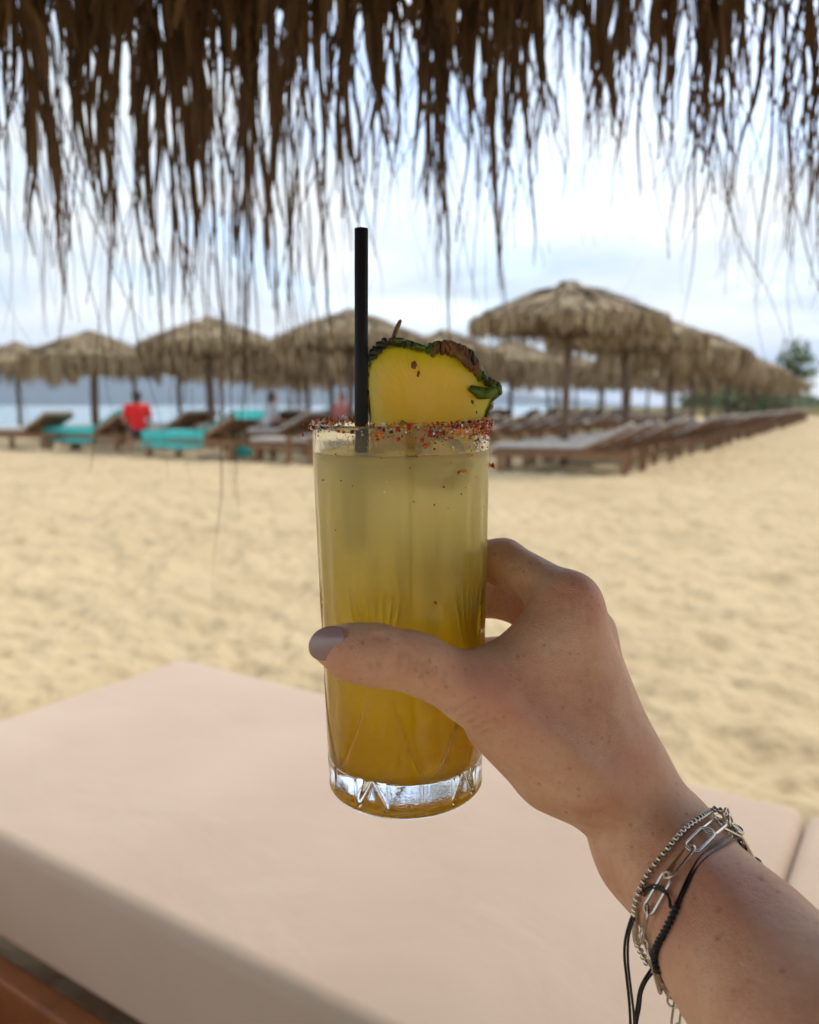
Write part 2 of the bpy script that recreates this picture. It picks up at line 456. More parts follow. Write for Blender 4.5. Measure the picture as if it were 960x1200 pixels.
# ---------------------------------------------------------------- far loungers (foot towards -x, head +x)
M_mat = simple('pale grey lounger cover', (0.47, 0.44, 0.41), 0.8, 0.12, 8, bump=0.3)
M_turq = simple('turquoise towel', (0.06, 0.50, 0.50), 0.9, 0.15, 30, bump=0.4)
def slab(mb, prof, y0, y1, th, m=0):
    """extrude a bent strip: prof = [(x, z)...] bottom line"""
    v = []
    for (x, z) in prof: v += [(x, y0, z), (x, y1, z), (x, y0, z + th), (x, y1, z + th)]
    f = []
    for i in range(len(prof) - 1):
        a, b = 4 * i, 4 * (i + 1)
        f += [(a, b, b + 1, a + 1), (a + 2, a + 3, b + 3, b + 2), (a, a + 2, b + 2, b), (a + 1, b + 1, b + 3, a + 3)]
    e = 4 * (len(prof) - 1)
    f += [(0, 1, 3, 2), (e, e + 2, e + 3, e + 1)]
    mb.add(v, f, m)
def make_lounger():
    r = empty('sun_lounger')
    mb = MB()
    for s in (-1, 1):
        mb.box((0, s * 0.31, 0.26), (2.0, 0.04, 0.09))
        mb.beam((0.30, s * 0.30, 0.31), (0.95, s * 0.30, 0.62), 0.035, 0.05)
    mb.box((-0.99, 0, 0.26), (0.04, 0.58, 0.09)); mb.box((0.99, 0, 0.26), (0.04, 0.58, 0.09))
    mb.build('rail', M_lwood, r)
    mb = MB()
    for i in range(12): mb.box((-0.90 + i * 0.10, 0, 0.318), (0.07, 0.57, 0.018))
    for i in range(6): mb.box((0.36 + i * 0.115, 0, 0.352 + i * 0.055), (0.08, 0.56, 0.018), Matrix.Rotation(-0.445, 3, 'Y'))
    mb.build('slat_deck', M_lwood, r)
    mb = MB(); mb.beam((0.78, -0.22, 0.26), (0.66, -0.22, 0.47), 0.03, 0.03); mb.beam((0.78, 0.22, 0.26), (0.66, 0.22, 0.47), 0.03, 0.03); mb.box((0.78, 0, 0.25), (0.03, 0.58, 0.04))
    mb.build('backrest_prop', M_lwood, r)
    for (x, y) in ((-0.85, -0.305), (-0.85, 0.305), (0.88, -0.305), (0.88, 0.305)):
        m2 = MB(); m2.box((x, y, 0.10), (0.09, 0.055, 0.235)); m2.build('leg', M_lwood, r)
    mb = MB(); slab(mb, [(-0.97, 0.331), (-0.5, 0.331), (0, 0.331), (0.28, 0.335), (0.34, 0.355), (0.65, 0.50), (0.96, 0.652)], -0.29, 0.29, 0.065)
    o = mb.build('mattress', M_mat, r)
    bv = o.modifiers.new('b', 'BEVEL'); bv.width = 0.02; bv.segments = 2
    return r
L0 = make_lounger()
LANG = math.atan2(-0.30, 0.954)
def lounger(x, y, label, group=None, rz=None, first=[True]):
    rz = LANG + (rnd.random() - .5) * 0.05 if rz is None else rz
    if first[0]: r = L0; first[0] = False; r.location = (x, y, 0.01); r.rotation_euler = (0, 0, rz)
    else: r = dup(L0, (x, y, 0.01), rz)
    tag(r, label, 'sun lounger', group); return r
LR = [((2.20, 11.75), 1.08, 46, 'nearest wooden lounger, jutting out from behind the right side of the glass', 'brown lounger in the front row running away to the right'),
      ((-1.7, 13.9), 1.5, 22, 'dark wooden lounger low behind the left rim of the glass', 'wooden lounger in the row just behind the front row'),
      ((-3.75, 14.9), 2.1, 14, 'wooden lounger covered by the larger turquoise towel', 'wooden lounger in the row starting with the larger turquoise towel'),
      ((-6.6, 17.3), 1.8, 12, 'wooden lounger covered by the smaller turquoise towel', 'wooden lounger in the row starting with the smaller turquoise towel'),
      ((-8.35, 17.9), 2.2, 12, 'dark empty wooden lounger at the left edge of the sand', 'wooden lounger in the row nearest the water')]
LP = {}
for ri, (p0, spc, cnt, l0, l1) in enumerate(LR):
    for k in range(cnt):
        p = np.array(p0) + U * spc * k + (nr.randn(2) * 0.06 if k else 0)
        lab = l0 if not k else (ORD[k - 1] + ' ' + l1.replace('in the', 'of the', 1)) if k < 7 else 'far ' + l1
        r = lounger(p[0], p[1], lab, ('far end of lounger row %d' % (ri + 1)) if k >= 7 else 'wooden loungers in rows', LANG - (0.22 if ri >= 2 else 0) + (rnd.random() - .5) * 0.05)
        r.scale = (1.18,) * 3 if ri >= 2 else (1, 1, 1)
        LP[(ri, k)] = (p[0], p[1], r.rotation_euler[2])
def towel(ri, k, x0, x1, label):
    x, y, rz = LP[(ri, k)]
    pr = [(-0.99, 0.20), (-0.985, 0.398), (-0.5, 0.400), (0, 0.401), (0.28, 0.404), (0.34, 0.424), (0.65, 0.568), (0.97, 0.722), (0.985, 0.60)]
    pr = [q for q in pr if x0 <= q[0] <= x1]
    mb = MB(); slab(mb, pr, -0.315, 0.30, 0.012)
    slab(mb, [(-0.98, 0.13), (-0.6, 0.16), (-0.2, 0.14), (0.2, 0.16), (0.34, 0.2)], -0.33, -0.315, 0.27)
    o = mb.build('towel', M_turq); o.location = (x, y, 0.01); o.rotation_euler = (0, 0, rz); o.scale = (1.18,) * 3
    tag(o, label, 'towel')
towel(2, 0, -1, 1, 'larger turquoise towel spread from foot to raised backrest of a lounger')
towel(3, 0, -1, 1.0, 'smaller turquoise towel on the lounger left of the person in red')

x, y, _ = at(352, 13.2)
tb = empty('side_table', (x, y, 0)); tag(tb, 'small brown slatted side table just left of the glass', 'table')
for i in range(5): MB().box((0, -0.16 + i * 0.08, 0.44), (0.42, 0.065, 0.02)).build('slat', M_lwood, tb)
for sx in (-1, 1):
    for sy in (-1, 1): MB().box((sx * 0.18, sy * 0.17, 0.215), (0.045, 0.045, 0.43)).build('leg', M_lwood, tb)
    MB().box((sx * 0.18, 0, 0.16), (0.03, 0.30, 0.04)).build('stretcher', M_lwood, tb)
x, y, _ = at(286, 15.2)
bgr = empty('beach_bag', (x, y, 0.0)); tag(bgr, 'small turquoise beach bag standing between the parasol post and the table', 'bag')
bm_ = MB(); rr_ = [(0.15, 0.07, 0.0), (0.18, 0.09, 0.12), (0.19, 0.085, 0.28), (0.20, 0.04, 0.36)]
bm_.add([(a_ * math.cos(q), b_ * math.sin(q), z_) for a_, b_, z_ in rr_ for q in np.arange(16) * PI / 8], [(i * 16 + j, i * 16 + (j + 1) % 16, i * 16 + 16 + (j + 1) % 16, i * 16 + 16 + j) for i in range(3) for j in range(16)] + [tuple(range(16))[::-1]])
bm_.build('body', M_turq, bgr, smooth=True)
for s in (-1, 1): MB().tube([(-0.09, s * 0.04, 0.33), (-0.07, s * 0.05, 0.46), (0, s * 0.05, 0.51), (0.07, s * 0.05, 0.46), (0.09, s * 0.04, 0.33)], 0.011, 6).build('handle', M_turq, bgr)
# ---------------------------------------------------------------- people far off
M_skinf = simple('tanned skin', (0.42, 0.22, 0.14), 0.5, 0.1, 10)
def sitter(name_label, loc, rz, shirt, hair, shorts, cap=False):
    def body(p):
        d = cone(p, (0, 0, 0.10), (0, 0.02, 0.42), 0.13, 0.15)
        d = smin(d, cone(p, (-0.13, 0.02, 0.50), (0.13, 0.02, 0.50), 0.055, 0.055), 0.09)
        d = smin(d, cone(p, (0, 0.03, 0.50), (0, 0.05, 0.60), 0.052, 0.05), 0.05)
        d = smin(d, cone(p, (0, 0.06, 0.67), (0, 0.055, 0.72), 0.078, 0.088), 0.03)
        d = smin(d, cone(p, (0, 0.145, 0.665), (0, 0.152, 0.65), 0.010, 0.014), 0.02)       # nose
        for s in (-1, 1):
            d = smin(d, cone(p, (s * 0.09, 0.05, 0.68), (s * 0.09, 0.05, 0.70), 0.012, 0.014), 0.01)   # ears
            d = smin(d, cone(p, (s * 0.18, 0.02, 0.50), (s * 0.23, 0.06, 0.24), 0.048, 0.038), 0.03)
            d = smin(d, cone(p, (s * 0.23, 0.06, 0.24), (s * 0.15, 0.28, 0.16), 0.038, 0.026), 0.02)
            d = smin(d, cone(p, (s * 0.15, 0.28, 0.16), (s * 0.13, 0.36, 0.14), 0.028, 0.02), 0.02)
            d = smin(d, cone(p, (s * 0.09, 0.04, 0.09), (s * 0.13, 0.46, 0.10), 0.085, 0.06), 0.05)
            d = smin(d, cone(p, (s * 0.13, 0.46, 0.10), (s * 0.13, 0.52, -0.30), 0.055, 0.038), 0.03)
            d = smin(d, cone(p, (s * 0.13, 0.51, -0.33), (s * 0.14, 0.66, -0.35), 0.038, 0.025), 0.02)
        return d
    def top(p):
        d = cone(p, (0, 0, 0.10), (0, 0.02, 0.42), 0.145, 0.163)
        d = smin(d, cone(p, (-0.13, 0.02, 0.50), (0.13, 0.02, 0.50), 0.066, 0.066), 0.09)
        for s in (-1, 1): d = smin(d, cone(p, (s * 0.18, 0.02, 0.50), (s * 0.215, 0.045, 0.33), 0.06, 0.055), 0.03)
        d = np.maximum(d, p[:, 2] - 0.555); return d
    def shrt(p):
        d = cone(p, (0, 0, 0.06), (0, 0, 0.14), 0.145, 0.14)
        for s in (-1, 1): d = smin(d, cone(p, (s * 0.09, 0.04, 0.09), (s * 0.12, 0.33, 0.10), 0.097, 0.08), 0.05)
        return d
    def hr(p):
        d = cone(p, (0, 0.045, 0.70), (0, 0.04, 0.735), 0.092, 0.090)
        d = smin(d, cone(p, (0, 0.0, 0.70), (0, -0.02, 0.58), 0.07, 0.05), 0.04)
        return np.maximum(d, (p[:, 1] - 0.085) + (p[:, 2] - 0.74) * -0.6)
    r = empty('person', loc, rz); tag(r, name_label, 'person')
    link('body', to_mesh('body', *mesh_sdf(body, (-.4, -.3, -.45), (.4, .75, .9), 0.016, 1), M_skinf), r)
    link('shirt', to_mesh('shirt', *mesh_sdf(top, (-.4, -.3, -.2), (.4, .4, .7), 0.016, 1), simple('shirt', shirt, 0.85, 0.1)), r)
    link('shorts', to_mesh('shorts', *mesh_sdf(shrt, (-.4, -.3, -.2), (.4, .6, .4), 0.016, 1), simple('shorts', shorts, 0.85, 0.1)), r)
    link('hair', to_mesh('hair', *mesh_sdf(hr, (-.2, -.2, .4), (.2, .3, .9), 0.010, 1), simple('hair', hair, 0.6, 0.2)), r)
    return r
x, y, _ = at(163, 15.6)
sitter('person in a bright red shirt sitting with back turned above the turquoise towels', (x, y, 0.42), 0.35, (0.62, 0.008, 0.012), (0.02, 0.018, 0.016), (0.03, 0.03, 0.05))
x, y, _ = at(318, 17.6)
sitter('dark haired person in a pale grey shirt sitting left of the glass', (x, y, 0.42), -1.3, (0.50, 0.52, 0.55), (0.012, 0.01, 0.01), (0.10, 0.03, 0.03))
x, y, _ = at(402, 19.5)
sitter('person in a pale pink shirt half hidden by the straw', (x, y, 0.45), 2.6, (0.60, 0.22, 0.22), (0.02, 0.015, 0.01), (0.05, 0.06, 0.12))

# ---------------------------------------------------------------- greenery far right
M_green = simple('grey green foliage', (0.10, 0.14, 0.055), 0.8, 0.5, 0.9)
M_dryg = simple('dry dune grass', (0.34, 0.30, 0.16), 0.9, 0.3, 0.5)
def bush(name, x, y, w, h, n, label, cat, seed, trunk=True, leaf=0.30, mat=None):
    rg = np.random.RandomState(seed); mb = MB()
    cl = rg.randn(14, 3) * (w * 0.28, w * 0.28, h * 0.17) + (0, 0, h * 0.62)
    for i in range(n):
        c = cl[rg.randint(14)] + rg.randn(3) * (w * 0.13, w * 0.13, h * 0.10)
        d1 = rg.randn(3); d1 /= np.linalg.norm(d1); d2 = np.cross(d1, rg.randn(3)); d2 /= np.linalg.norm(d2)
        s = leaf * (0.5 + rg.rand())
        mb.add([c - d1 * s, c + d2 * s * 0.3, c + d1 * s, c - d2 * s * 0.3], [(0, 1, 2, 3)])
    r = empty(name, (x, y, 0)); tag(r, label, cat)
    mb.build('crown', mat or M_green, r)
    tb = MB()
    tb.tube([(0, 0, -0.3), (0.1, 0, h * 0.25), (0.05, 0.1, h * 0.5)], [0.16, 0.12, 0.08], 8)
    for k in range(5):
        a_ = k * 1.3; tb.tube([(0.08, 0, h * 0.3), (math.cos(a_) * w * 0.15, math.sin(a_) * w * 0.15, h * 0.5), (math.cos(a_) * w * 0.28, math.sin(a_) * w * 0.28, h * 0.7)], [0.08, 0.05, 0.02], 6)
    tb.build('trunk', M_post, r, smooth=True)
for i, (px, Y, w, h, n, lab) in enumerate([
        (924, 52, 2.0, 4.8, 380, 'tallest feathery green tree at the end of the front row'),
        (900, 60, 2.6, 2.6, 600, 'low dark green tree just left of the tallest tree'),
        (872, 66, 3.6, 2.3, 900, 'rounded olive bush farther left behind the parasol ends'),
        (842, 72, 4.4, 2.6, 1100, 'leftmost olive bush seen between the parasol posts')]):
    x, y, _ = at(px, Y); bush('tree', x, y, w, h, n, lab, 'tree', 40 + i)
mb = MB(); rg = np.random.RandomState(5)
for i in range(9000):
    a_ = rg.rand(); x, y, _ = at(800 + a_ * 520, 92 + 20 * rg.rand()); z = rg.rand() ** 0.7 * (1.6 + 0.6 * math.sin(a_ * 30))
    d1 = rg.randn(3); d1 /= np.linalg.norm(d1); d2 = np.cross(d1, rg.randn(3)); d2 /= np.linalg.norm(d2); c = np.array((x, y, z)); s = 0.35
    mb.add([c - d1 * s, c + d2 * s * 0.4, c + d1 * s, c - d2 * s * 0.4], [(0, 1, 2, 3)])
tag(mb.build('hedge', M_green), 'low dark green hedge closing the beach at the far right', 'hedge', kind='stuff')
mb = MB()
for i in range(9000):
    a_ = rg.rand(); x, y, _ = at(640 + a_ * 700, 66 + 24 * rg.rand()); z = rg.rand() * 0.45
    c = np.array((x, y, z)); w_ = 0.05; mb.add([c - (w_, 0, 0), c + (w_, 0, 0), c + (w_ * 0.3 + rg.randn() * 0.1, 0, 0.5)], [(0, 1, 2)])
tag(mb.build('dune_grass', M_dryg), 'dry yellow grass in front of the hedge', 'grass', kind='stuff')

# ---------------------------------------------------------------- the daybed in front
t = NT('pink beige canvas')
vv = t.coord()
wv = t.N('ShaderNodeTexWave', {'Vector': vv, 'Scale': 420.0, 'Distortion': 0.4}).outputs['Fac']
wh = t.N('ShaderNodeTexWave', {'Vector': vv, 'Scale': 420.0, 'Distortion': 0.4}, bands_direction='Y').outputs['Fac']
cl = t.noise(3.5, 5, 0.55)
t.P(Base_Color=t.ramp(cl, [(0.3, (0.495, 0.37, 0.275)), (0.7, (0.545, 0.415, 0.315))]), Roughness=0.85, Sheen_Weight=0.15)
t.b.inputs['Specular IOR Level'].default_value = 0.2
n_ = t.bump(t.math('ADD', wv, wh), 0.10, 0.0004)
n0 = t.N('ShaderNodeBump', {'Height': t.noise(6, 4, 0.5, dist=0.5), 'Strength': 0.35, 'Distance': 0.02})
t.n['Bump'].inputs['Normal'].default_value = (0, 0, 0); t.l.new(n0.outputs[0], t.n['Bump'].inputs['Normal'])
M_canvas = t.m
M_pipe = simple('canvas piping', (0.66, 0.48, 0.38), 0.85, 0.08, 40)
E1 = np.array((0.838, -0.545)); ZT = 0.40
bed = empty('daybed', (-0.498, 1.749, 0), math.atan2(E1[1], E1[0]))
tag(bed, 'low wooden daybed with thick pink beige mattress in front of the glass', 'daybed')
def cushion(x0, x1, y0, y1, z0, z1, name, seed):
    """local x along the bed, local y is 0 at the far edge and negative towards the viewer"""
    r = 0.021
    me = bpy.data.meshes.new(name)
    import bmesh
    bm = bmesh.new()
    bmesh.ops.create_cube(bm, size=1)
    for v in bm.verts:
        v.co = Vector(((x0 + x1) / 2 + v.co.x * (x1 - x0), (y0 + y1) / 2 + v.co.y * (y1 - y0), (z0 + z1) / 2 + v.co.z * (z1 - z0)))
    bmesh.ops.bevel(bm, geom=list(bm.edges), offset=r, segments=6, profile=0.5, affect='EDGES')
    bmesh.ops.triangulate(bm, faces=[f for f in bm.faces if len(f.verts) > 4])
    bm.to_mesh(me); bm.free()
    me.materials.append(M_canvas)
    o = link(name, me, bed)
    me.shade_smooth()
    wn_ = o.modifiers.new('w', 'WEIGHTED_NORMAL')
    # piping round the top and bottom edges
    def loop(z, ins):
        a_, b_, c_, d_ = x0 + ins, x1 - ins, y0 + ins, y1 - ins
        q = []; rr = 0.03
        for cx, cy, s0 in ((b_ - rr, d_ - rr, 0), (a_ + rr, d_ - rr, 1), (a_ + rr, c_ + rr, 2), (b_ - rr, c_ + rr, 3)):
            for k in range(7): an = (s0 + k / 6) * PI / 2; q.append((cx + rr * math.cos(an), cy + rr * math.sin(an), z))
        return q
    pb = MB(); pb.tube(loop(z0 + 0.012, 0.006), 0.0035, 8, closed=True)
    pb.build('piping', M_pipe, o, smooth=True)
    return o
cushion(0, 1.249, -0.655, 0, ZT - 0.153, ZT, 'mattress', 1)
cushion(1.251, 2.02, -0.655, 0, ZT - 0.153, ZT, 'mattress', 2)
zb = ZT - 0.153
mb = MB()
for nm, c, s in (('rail', (1.0, -0.665, zb - 0.075), (2.12, 0.032, 0.11)), ('rail', (1.0, 0.01, zb - 0.075), (2.12, 0.032, 0.11)),
                 ('end_rail', (-0.035, -0.3275, zb - 0.075), (0.03, 0.64, 0.11)), ('end_rail', (2.035, -0.3275, zb - 0.075), (0.03, 0.64, 0.11))):
    b = MB().box(c, s).build(nm, M_bedwood, bed); m_ = b.modifiers.new('b', 'BEVEL'); m_.width = 0.004; m_.segments = 2
for i in range(17):
    b = MB().box((0.06 + i * 0.119, -0.3275, zb - 0.012), (0.085, 0.60, 0.018)).build('slat', M_bedwood, bed)
for (x, y) in ((0.06, -0.63), (1.95, -0.63), (0.06, -0.03), (1.95, -0.03)):
    b = MB().box((x, y, 0.03), (0.07, 0.035, 0.26)).build('leg', M_bedwood, bed); m_ = b.modifiers.new('b', 'BEVEL'); m_.width = 0.004

fst = bed
bed = empty('daybed', (-0.498 - 0.545 * 0.93 - 0.838 * 1.45, 1.749 - 0.838 * 0.93 + 0.545 * 1.45, 0), math.atan2(E1[1], E1[0]))  # unseen second daybed, added to shade the near side of the first mattress
tag(bed, 'matching pink beige daybed added out of view, left of the viewer, to shade the front of the first mattress', 'daybed')
cushion(0, 1.249, -0.655, 0, ZT - 0.153, ZT, 'mattress', 1); cushion(1.251, 2.02, -0.655, 0, ZT - 0.153, ZT, 'mattress', 2)
for ch_ in [o for o in fst.children if o.name.split('.')[0] in ('rail', 'end_rail', 'leg', 'slat')]:
    c_ = ch_.copy(); COL.objects.link(c_); c_.parent = bed
# ---------------------------------------------------------------- thatched roof overhead
CX, CY, RO = 0.10, -0.14, 1.32
ZE = 1.64
roof = empty('thatched_parasol', (CX, CY, 0)); tag(roof, 'dark thatched parasol overhead with ragged palm leaf fringe hanging into view', 'parasol')
def roofprof(r): return 2.62 - (2.62 - ZE) * (r / RO) ** 1.1
mb = MB(); ring = 72; rs = np.linspace(0.0, RO, 14)
v = [(math.cos(2 * PI * k / ring) * r, math.sin(2 * PI * k / ring) * r, roofprof(r) + 0.05 + 0.015 * math.sin(k * 7.1 + r * 20)) for r in rs for k in range(ring)]
v += [(math.cos(2 * PI * k / ring) * r, math.sin(2 * PI * k / ring) * r, roofprof(r) - 0.05 + 0.02 * math.sin(k * 5.3 + r * 31)) for r in rs[::-1] for k in range(ring)]
mb.add(v, [(i * ring + k, (i + 1) * ring + k, (i + 1) * ring + (k + 1) % ring, i * ring + (k + 1) % ring) for i in range(27) for k in range(ring)])
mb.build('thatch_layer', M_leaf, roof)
mb = MB()
for k in range(10):
    a_ = k * PI / 5 + 0.16; mb.beam((0.05 * math.cos(a_), 0.05 * math.sin(a_), 2.50), (RO * 0.93 * math.cos(a_), RO * 0.93 * math.sin(a_), roofprof(RO * 0.93) - 0.09), 0.04, 0.05)
mb.build('roof_frame', M_post, roof)
mb = MB(); mb.tube([(0, 0, -0.2), (0, 0, 1.2), (0, 0, 2.55)], [0.06, 0.055, 0.05], 14); mb.build('post', M_post, roof, smooth=True)

def leaf(mb, base, L, w0, rg, out, splits=3, wild=1.0, drift=None, thin=1.0):
    """one hanging palm leaf: pleated blade that tears into thin threads near its tip"""
    n = 18; q = np.linspace(0, 1, n)
    lean = rg.randn() * 0.045 * wild; ph = rg.rand(4) * 6.28; f1 = 1 + 2 * rg.rand()
    tang = np.array((-out[1], out[0], 0)); outv = np.array((out[0], out[1], 0))
    xs = (lean * q * 1.6 if drift is None else drift * q * q * (3 - 2 * q)) + 0.012 * wild * (np.sin(f1 * 3 * q + ph[0]) - math.sin(ph[0])) + 0.004 * np.sin(f1 * 11 * q + ph[1]) * q
    ys = 0.03 * np.sin(2.2 * q + ph[2]) * q + 0.004 * np.sin(9 * q + ph[3])
    c = base + tang * xs[:, None] * 1.0 + outv * ys[:, None] - np.array((0, 0, 1)) * (q * L)[:, None]
    tw = 0.9 * np.sin(ph[0] + q * (2.5 + 4 * rg.rand())) + 0.35 * np.sin(9 * q + ph[3])
    side = tang * np.cos(tw)[:, None] + outv * np.sin(tw)[:, None]
    nrm = np.cross(side, (0, 0, 1))
    sp = 0.45 + 0.25 * rg.rand()
    w = w0 * np.clip(np.interp(q, [0, 0.15, 0.5, sp, 1], [0.85, 1, 0.92, 0.75, 0.16]), 0.04, 1) * (1 + 0.18 * np.sin(13 * q + ph[1]))
    # pleat: two ribbons meeting in a shallow V
    m = MB_pleat(c, w, side, nrm)
    mb.add(*m)
    for k in range(splits):
        q0 = 0.25 + 0.5 * rg.rand(); Lk = L * (0.22 + 0.5 * rg.rand()); nn = 12
        i0 = int(q0 * (n - 1)); qq = np.linspace(0, 1, nn)
        dr = rg.randn() * 0.05 * wild; pa = rg.rand(2) * 6.28
        b0 = c[i0] + side[i0] * w[i0] * (rg.rand() - 0.5) * 0.7
        off = dr * qq ** 1.3 + 0.006 * wild * np.sin(5 * qq + pa[0]) * qq + 0.004 * np.sin(14 * qq + pa[1]) * qq
        cc = b0 + tang * off[:, None] + outv * (rg.randn() * 0.03 * qq)[:, None] - np.array((0, 0, 1)) * (qq * Lk)[:, None]
        ws = (0.0016 + 0.0034 * rg.rand() ** 1.3) * thin * np.interp(qq, [0, 0.3, 1], [1, 0.85, 0.12])
        ta = rg.rand() * 3; sd = tang * np.cos(ta + 2 * qq)[:, None] + outv * np.sin(ta + 2 * qq)[:, None]
        mb.ribbon(cc, np.maximum(ws, 0.0006), sd)
def MB_pleat(c, w, side, nrm):
    n = len(c); v = np.empty((n * 3, 3))
    v[0::3] = c - side * (w / 2)[:, None]; v[1::3] = c + nrm * (w * 0.22)[:, None]; v[2::3] = c + side * (w / 2)[:, None]
    f = []
    for i in range(n - 1):
        a = 3 * i; f += [(a, a + 1, a + 4, a + 3), (a + 1, a + 2, a + 5, a + 4)]
    return v, f
def eave(px, rr):
    """local point of the eave circle (radius rr) under picture column px"""
    k = (px - 480) / 960
    # |(k*y - CX, y - CY)| = rr
    A = 1 + k * k; B = -2 * (k * CX + CY); C_ = CX * CX + CY * CY - rr * rr
    y = (-B + math.sqrt(B * B - 4 * A * C_)) / (2 * A)
    return np.array((k * y - CX, y - CY)), y
def z_of(py, Y): return HC + Y * ((600 - py) / 960 * CT - ST) / (CT + (600 - py) / 960 * ST)
rg = np.random.RandomState(23)
made = 0; loose = MB()
def blade(px, pend, drift_px, w0, wr=0.95, splits=2, wild=0.6, thin=1.0, part=True):
    global made
    p2, Y = eave(px, RO * wr); out = p2 / np.linalg.norm(p2)
    z0 = ZE + 0.03 + 0.05 * rg.rand(); L = max(0.08, z0 - z_of(pend, Y)); b_ = np.array((p2[0], p2[1], z0)); dr = -drift_px / 960 * Y
    if part and made < 300:
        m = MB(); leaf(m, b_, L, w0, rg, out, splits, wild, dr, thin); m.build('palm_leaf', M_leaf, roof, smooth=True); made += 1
    else: leaf(loose, b_, L, w0, rg, out, splits, wild, dr, thin)
def clump(px, xe, pend, tail, W, n, w, wr):
    for j in range(n):
        u = (j + 0.5) / n - 0.5 + rg.randn() * 0.12; x0 = px + u * W
        blade(x0, pend + rg.randn() * 34 - 18 * abs(u), (xe - x0) * 0.65 + rg.randn() * 7, w * (0.65 + 0.7 * rg.rand()), wr + 0.03 * rg.rand(), 1, 0.85)
    for j in range(2):
        x0 = px + rg.randn() * W * 0.25
        blade(x0, tail + rg.randn() * 18, xe - x0 + rg.randn() * 12, 0.0045 + 0.004 * rg.rand(), wr, 1, 0.8, part=False)
# sparse right half: strand groups with sky between them
for (a_, b_, c_, d_, e_, f_, w_) in ((505, 498, 215, 240, 34, 4, .014), (533, 528, 150, 240, 22, 3, .013), (562, 560, 235, 340, 40, 6, .015), (592, 606, 170, 300, 26, 4, .013), (646, 642, 70, 100, 26, 4, .013), (634, 618, 105, 120, 8, 2, .008),
        (662, 668, 70, 150, 10, 2, .006), (702, 700, 150, 168, 36, 7, .016), (690, 684, 200, 240, 10, 2, .007), (737, 727, 120, 225, 20, 3, .012), (752, 756, 175, 200, 16, 2, .010), (768, 772, 165, 235, 22, 4, .014), (796, 806, 170, 290, 26, 5, .014), (815, 824, 195, 240, 22, 4, .014),
        (842, 850, 130, 150, 20, 3, .012), (868, 876, 150, 300, 16, 3, .011), (886, 872, 110, 280, 14, 2, .009), (905, 912, 110, 240, 18, 3, .012), (926, 934, 215, 310, 24, 5, .015), (944, 938, 160, 250, 16, 3, .012), (962, 958, 215, 345, 24, 4, .014), (990, 984, 190, 300, 30, 4, .014)):
    clump(a_, b_, c_, d_, e_, f_, w_, 0.95)
# dense left half, three layers deep
for wr, stp, y0, y1 in ((0.97, 36, 200, 345), (0.91, 70, 110, 270), (0.85, 90, 60, 130)):
    x_ = -150.0
    while x_ < 570:
        x_ += stp * (0.5 + rg.rand()); e_ = y0 + (y1 - y0) * rg.rand() ** 1.3
        if x_ > 430: e_ -= 25
        clump(x_, x_ + rg.randn() * 14, e_, e_ + 40 + 90 * rg.rand(), 26 + 14 * rg.rand(), 2 + rg.randint(4), 0.011 + 0.006 * rg.rand(), wr)
# wide criss-cross blades that close the top of the view
for i in range(500):
    px = -220 + 1380 * rg.rand(); right = px > 610
    if right and (rg.rand() > 0.28 or px < 690): continue
    pend = (-15 + 100 * rg.rand() ** 1.4 * (1 - 0.35 * (px > 420))) if not right else (-45 + 55 * rg.rand())
    blade(px, pend, rg.randn() * 38, 0.016 + 0.018 * rg.rand(), 0.80 + 0.19 * rg.rand(), 0, 1.2, part=False)
# fine long wisps
for i in range(80):
    px = -100 + 1160 * rg.rand()
    if 590 < px < 690: continue
    pend = (270 + 140 * rg.rand() ** 1.3) if px < 430 else (250 + 130 * rg.rand())
    blade(px, pend, rg.randn() * 30, 0.0016 + 0.0028 * rg.rand(), 0.9 + 0.13 * rg.rand(), 1, 1.4, part=False)
for px, pend, dr in ((278, 590, 4), (312, 520, -22), (345, 540, 6), (75, 395, -4), (20, 400, -38), (45, 380, 34)):
    for j in range(3): blade(px + rg.randn() * 5, pend - 40 * rg.rand(), dr, 0.0030, 0.97, 1, 0.8, part=False)
# the rest of the ring, behind and beside the viewer
for i in range(700):
    a_ = rg.rand() * 2 * PI; out = np.array((math.cos(a_), math.sin(a_)))
    if out[1] > 0.55: continue
    p2 = out * RO * (0.86 + 0.15 * rg.rand())
    leaf(loose, np.array((p2[0], p2[1], ZE + 0.05)), 0.25 + 0.25 * rg.rand(), 0.015 + 0.015 * rg.rand(), rg, out, 1, 1.3)
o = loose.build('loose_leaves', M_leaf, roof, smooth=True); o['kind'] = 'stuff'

# ---------------------------------------------------------------- glass
GS = 0.96
R_TOP, R_BOT, GL = 0.0378 * GS, 0.0345 * GS, 0.1635 * GS
g_top = P(470, 494.5, 0.347 * GS)
g_ax = Vector((-0.012, -0.030, 1)).normalized()      # leans a touch towards the viewer
g_bot = Vector(g_top) - g_ax * GL
GM = Matrix.Translation(g_bot) @ g_ax.to_track_quat('Z', 'Y').to_matrix().to_4x4()
t = NT('clear pressed glass')
t.P(Base_Color=(0.98, 1.0, 0.985), Roughness=0.02, IOR=1.47, Transmission_Weight=1.0)
gc = t.coord(); t.bump(t.math('ADD', t.noise(240, 4, 0.6, gc, stretch=(1, 1, 0.35)), t.math('MULTIPLY', t.mr(t.N('ShaderNodeTexVoronoi', {'Vector': gc, 'Scale': 620.0}).outputs['Distance'], 0.12, 0.3, 1, 0), t.mr(t.noise(40, 3, 0.5, gc), 0.5, 0.65))), 0.16, 0.0008)
M_glass = t.m
def r_out(z): return R_BOT + (R_TOP - R_BOT) * (z / GL) ** 0.9
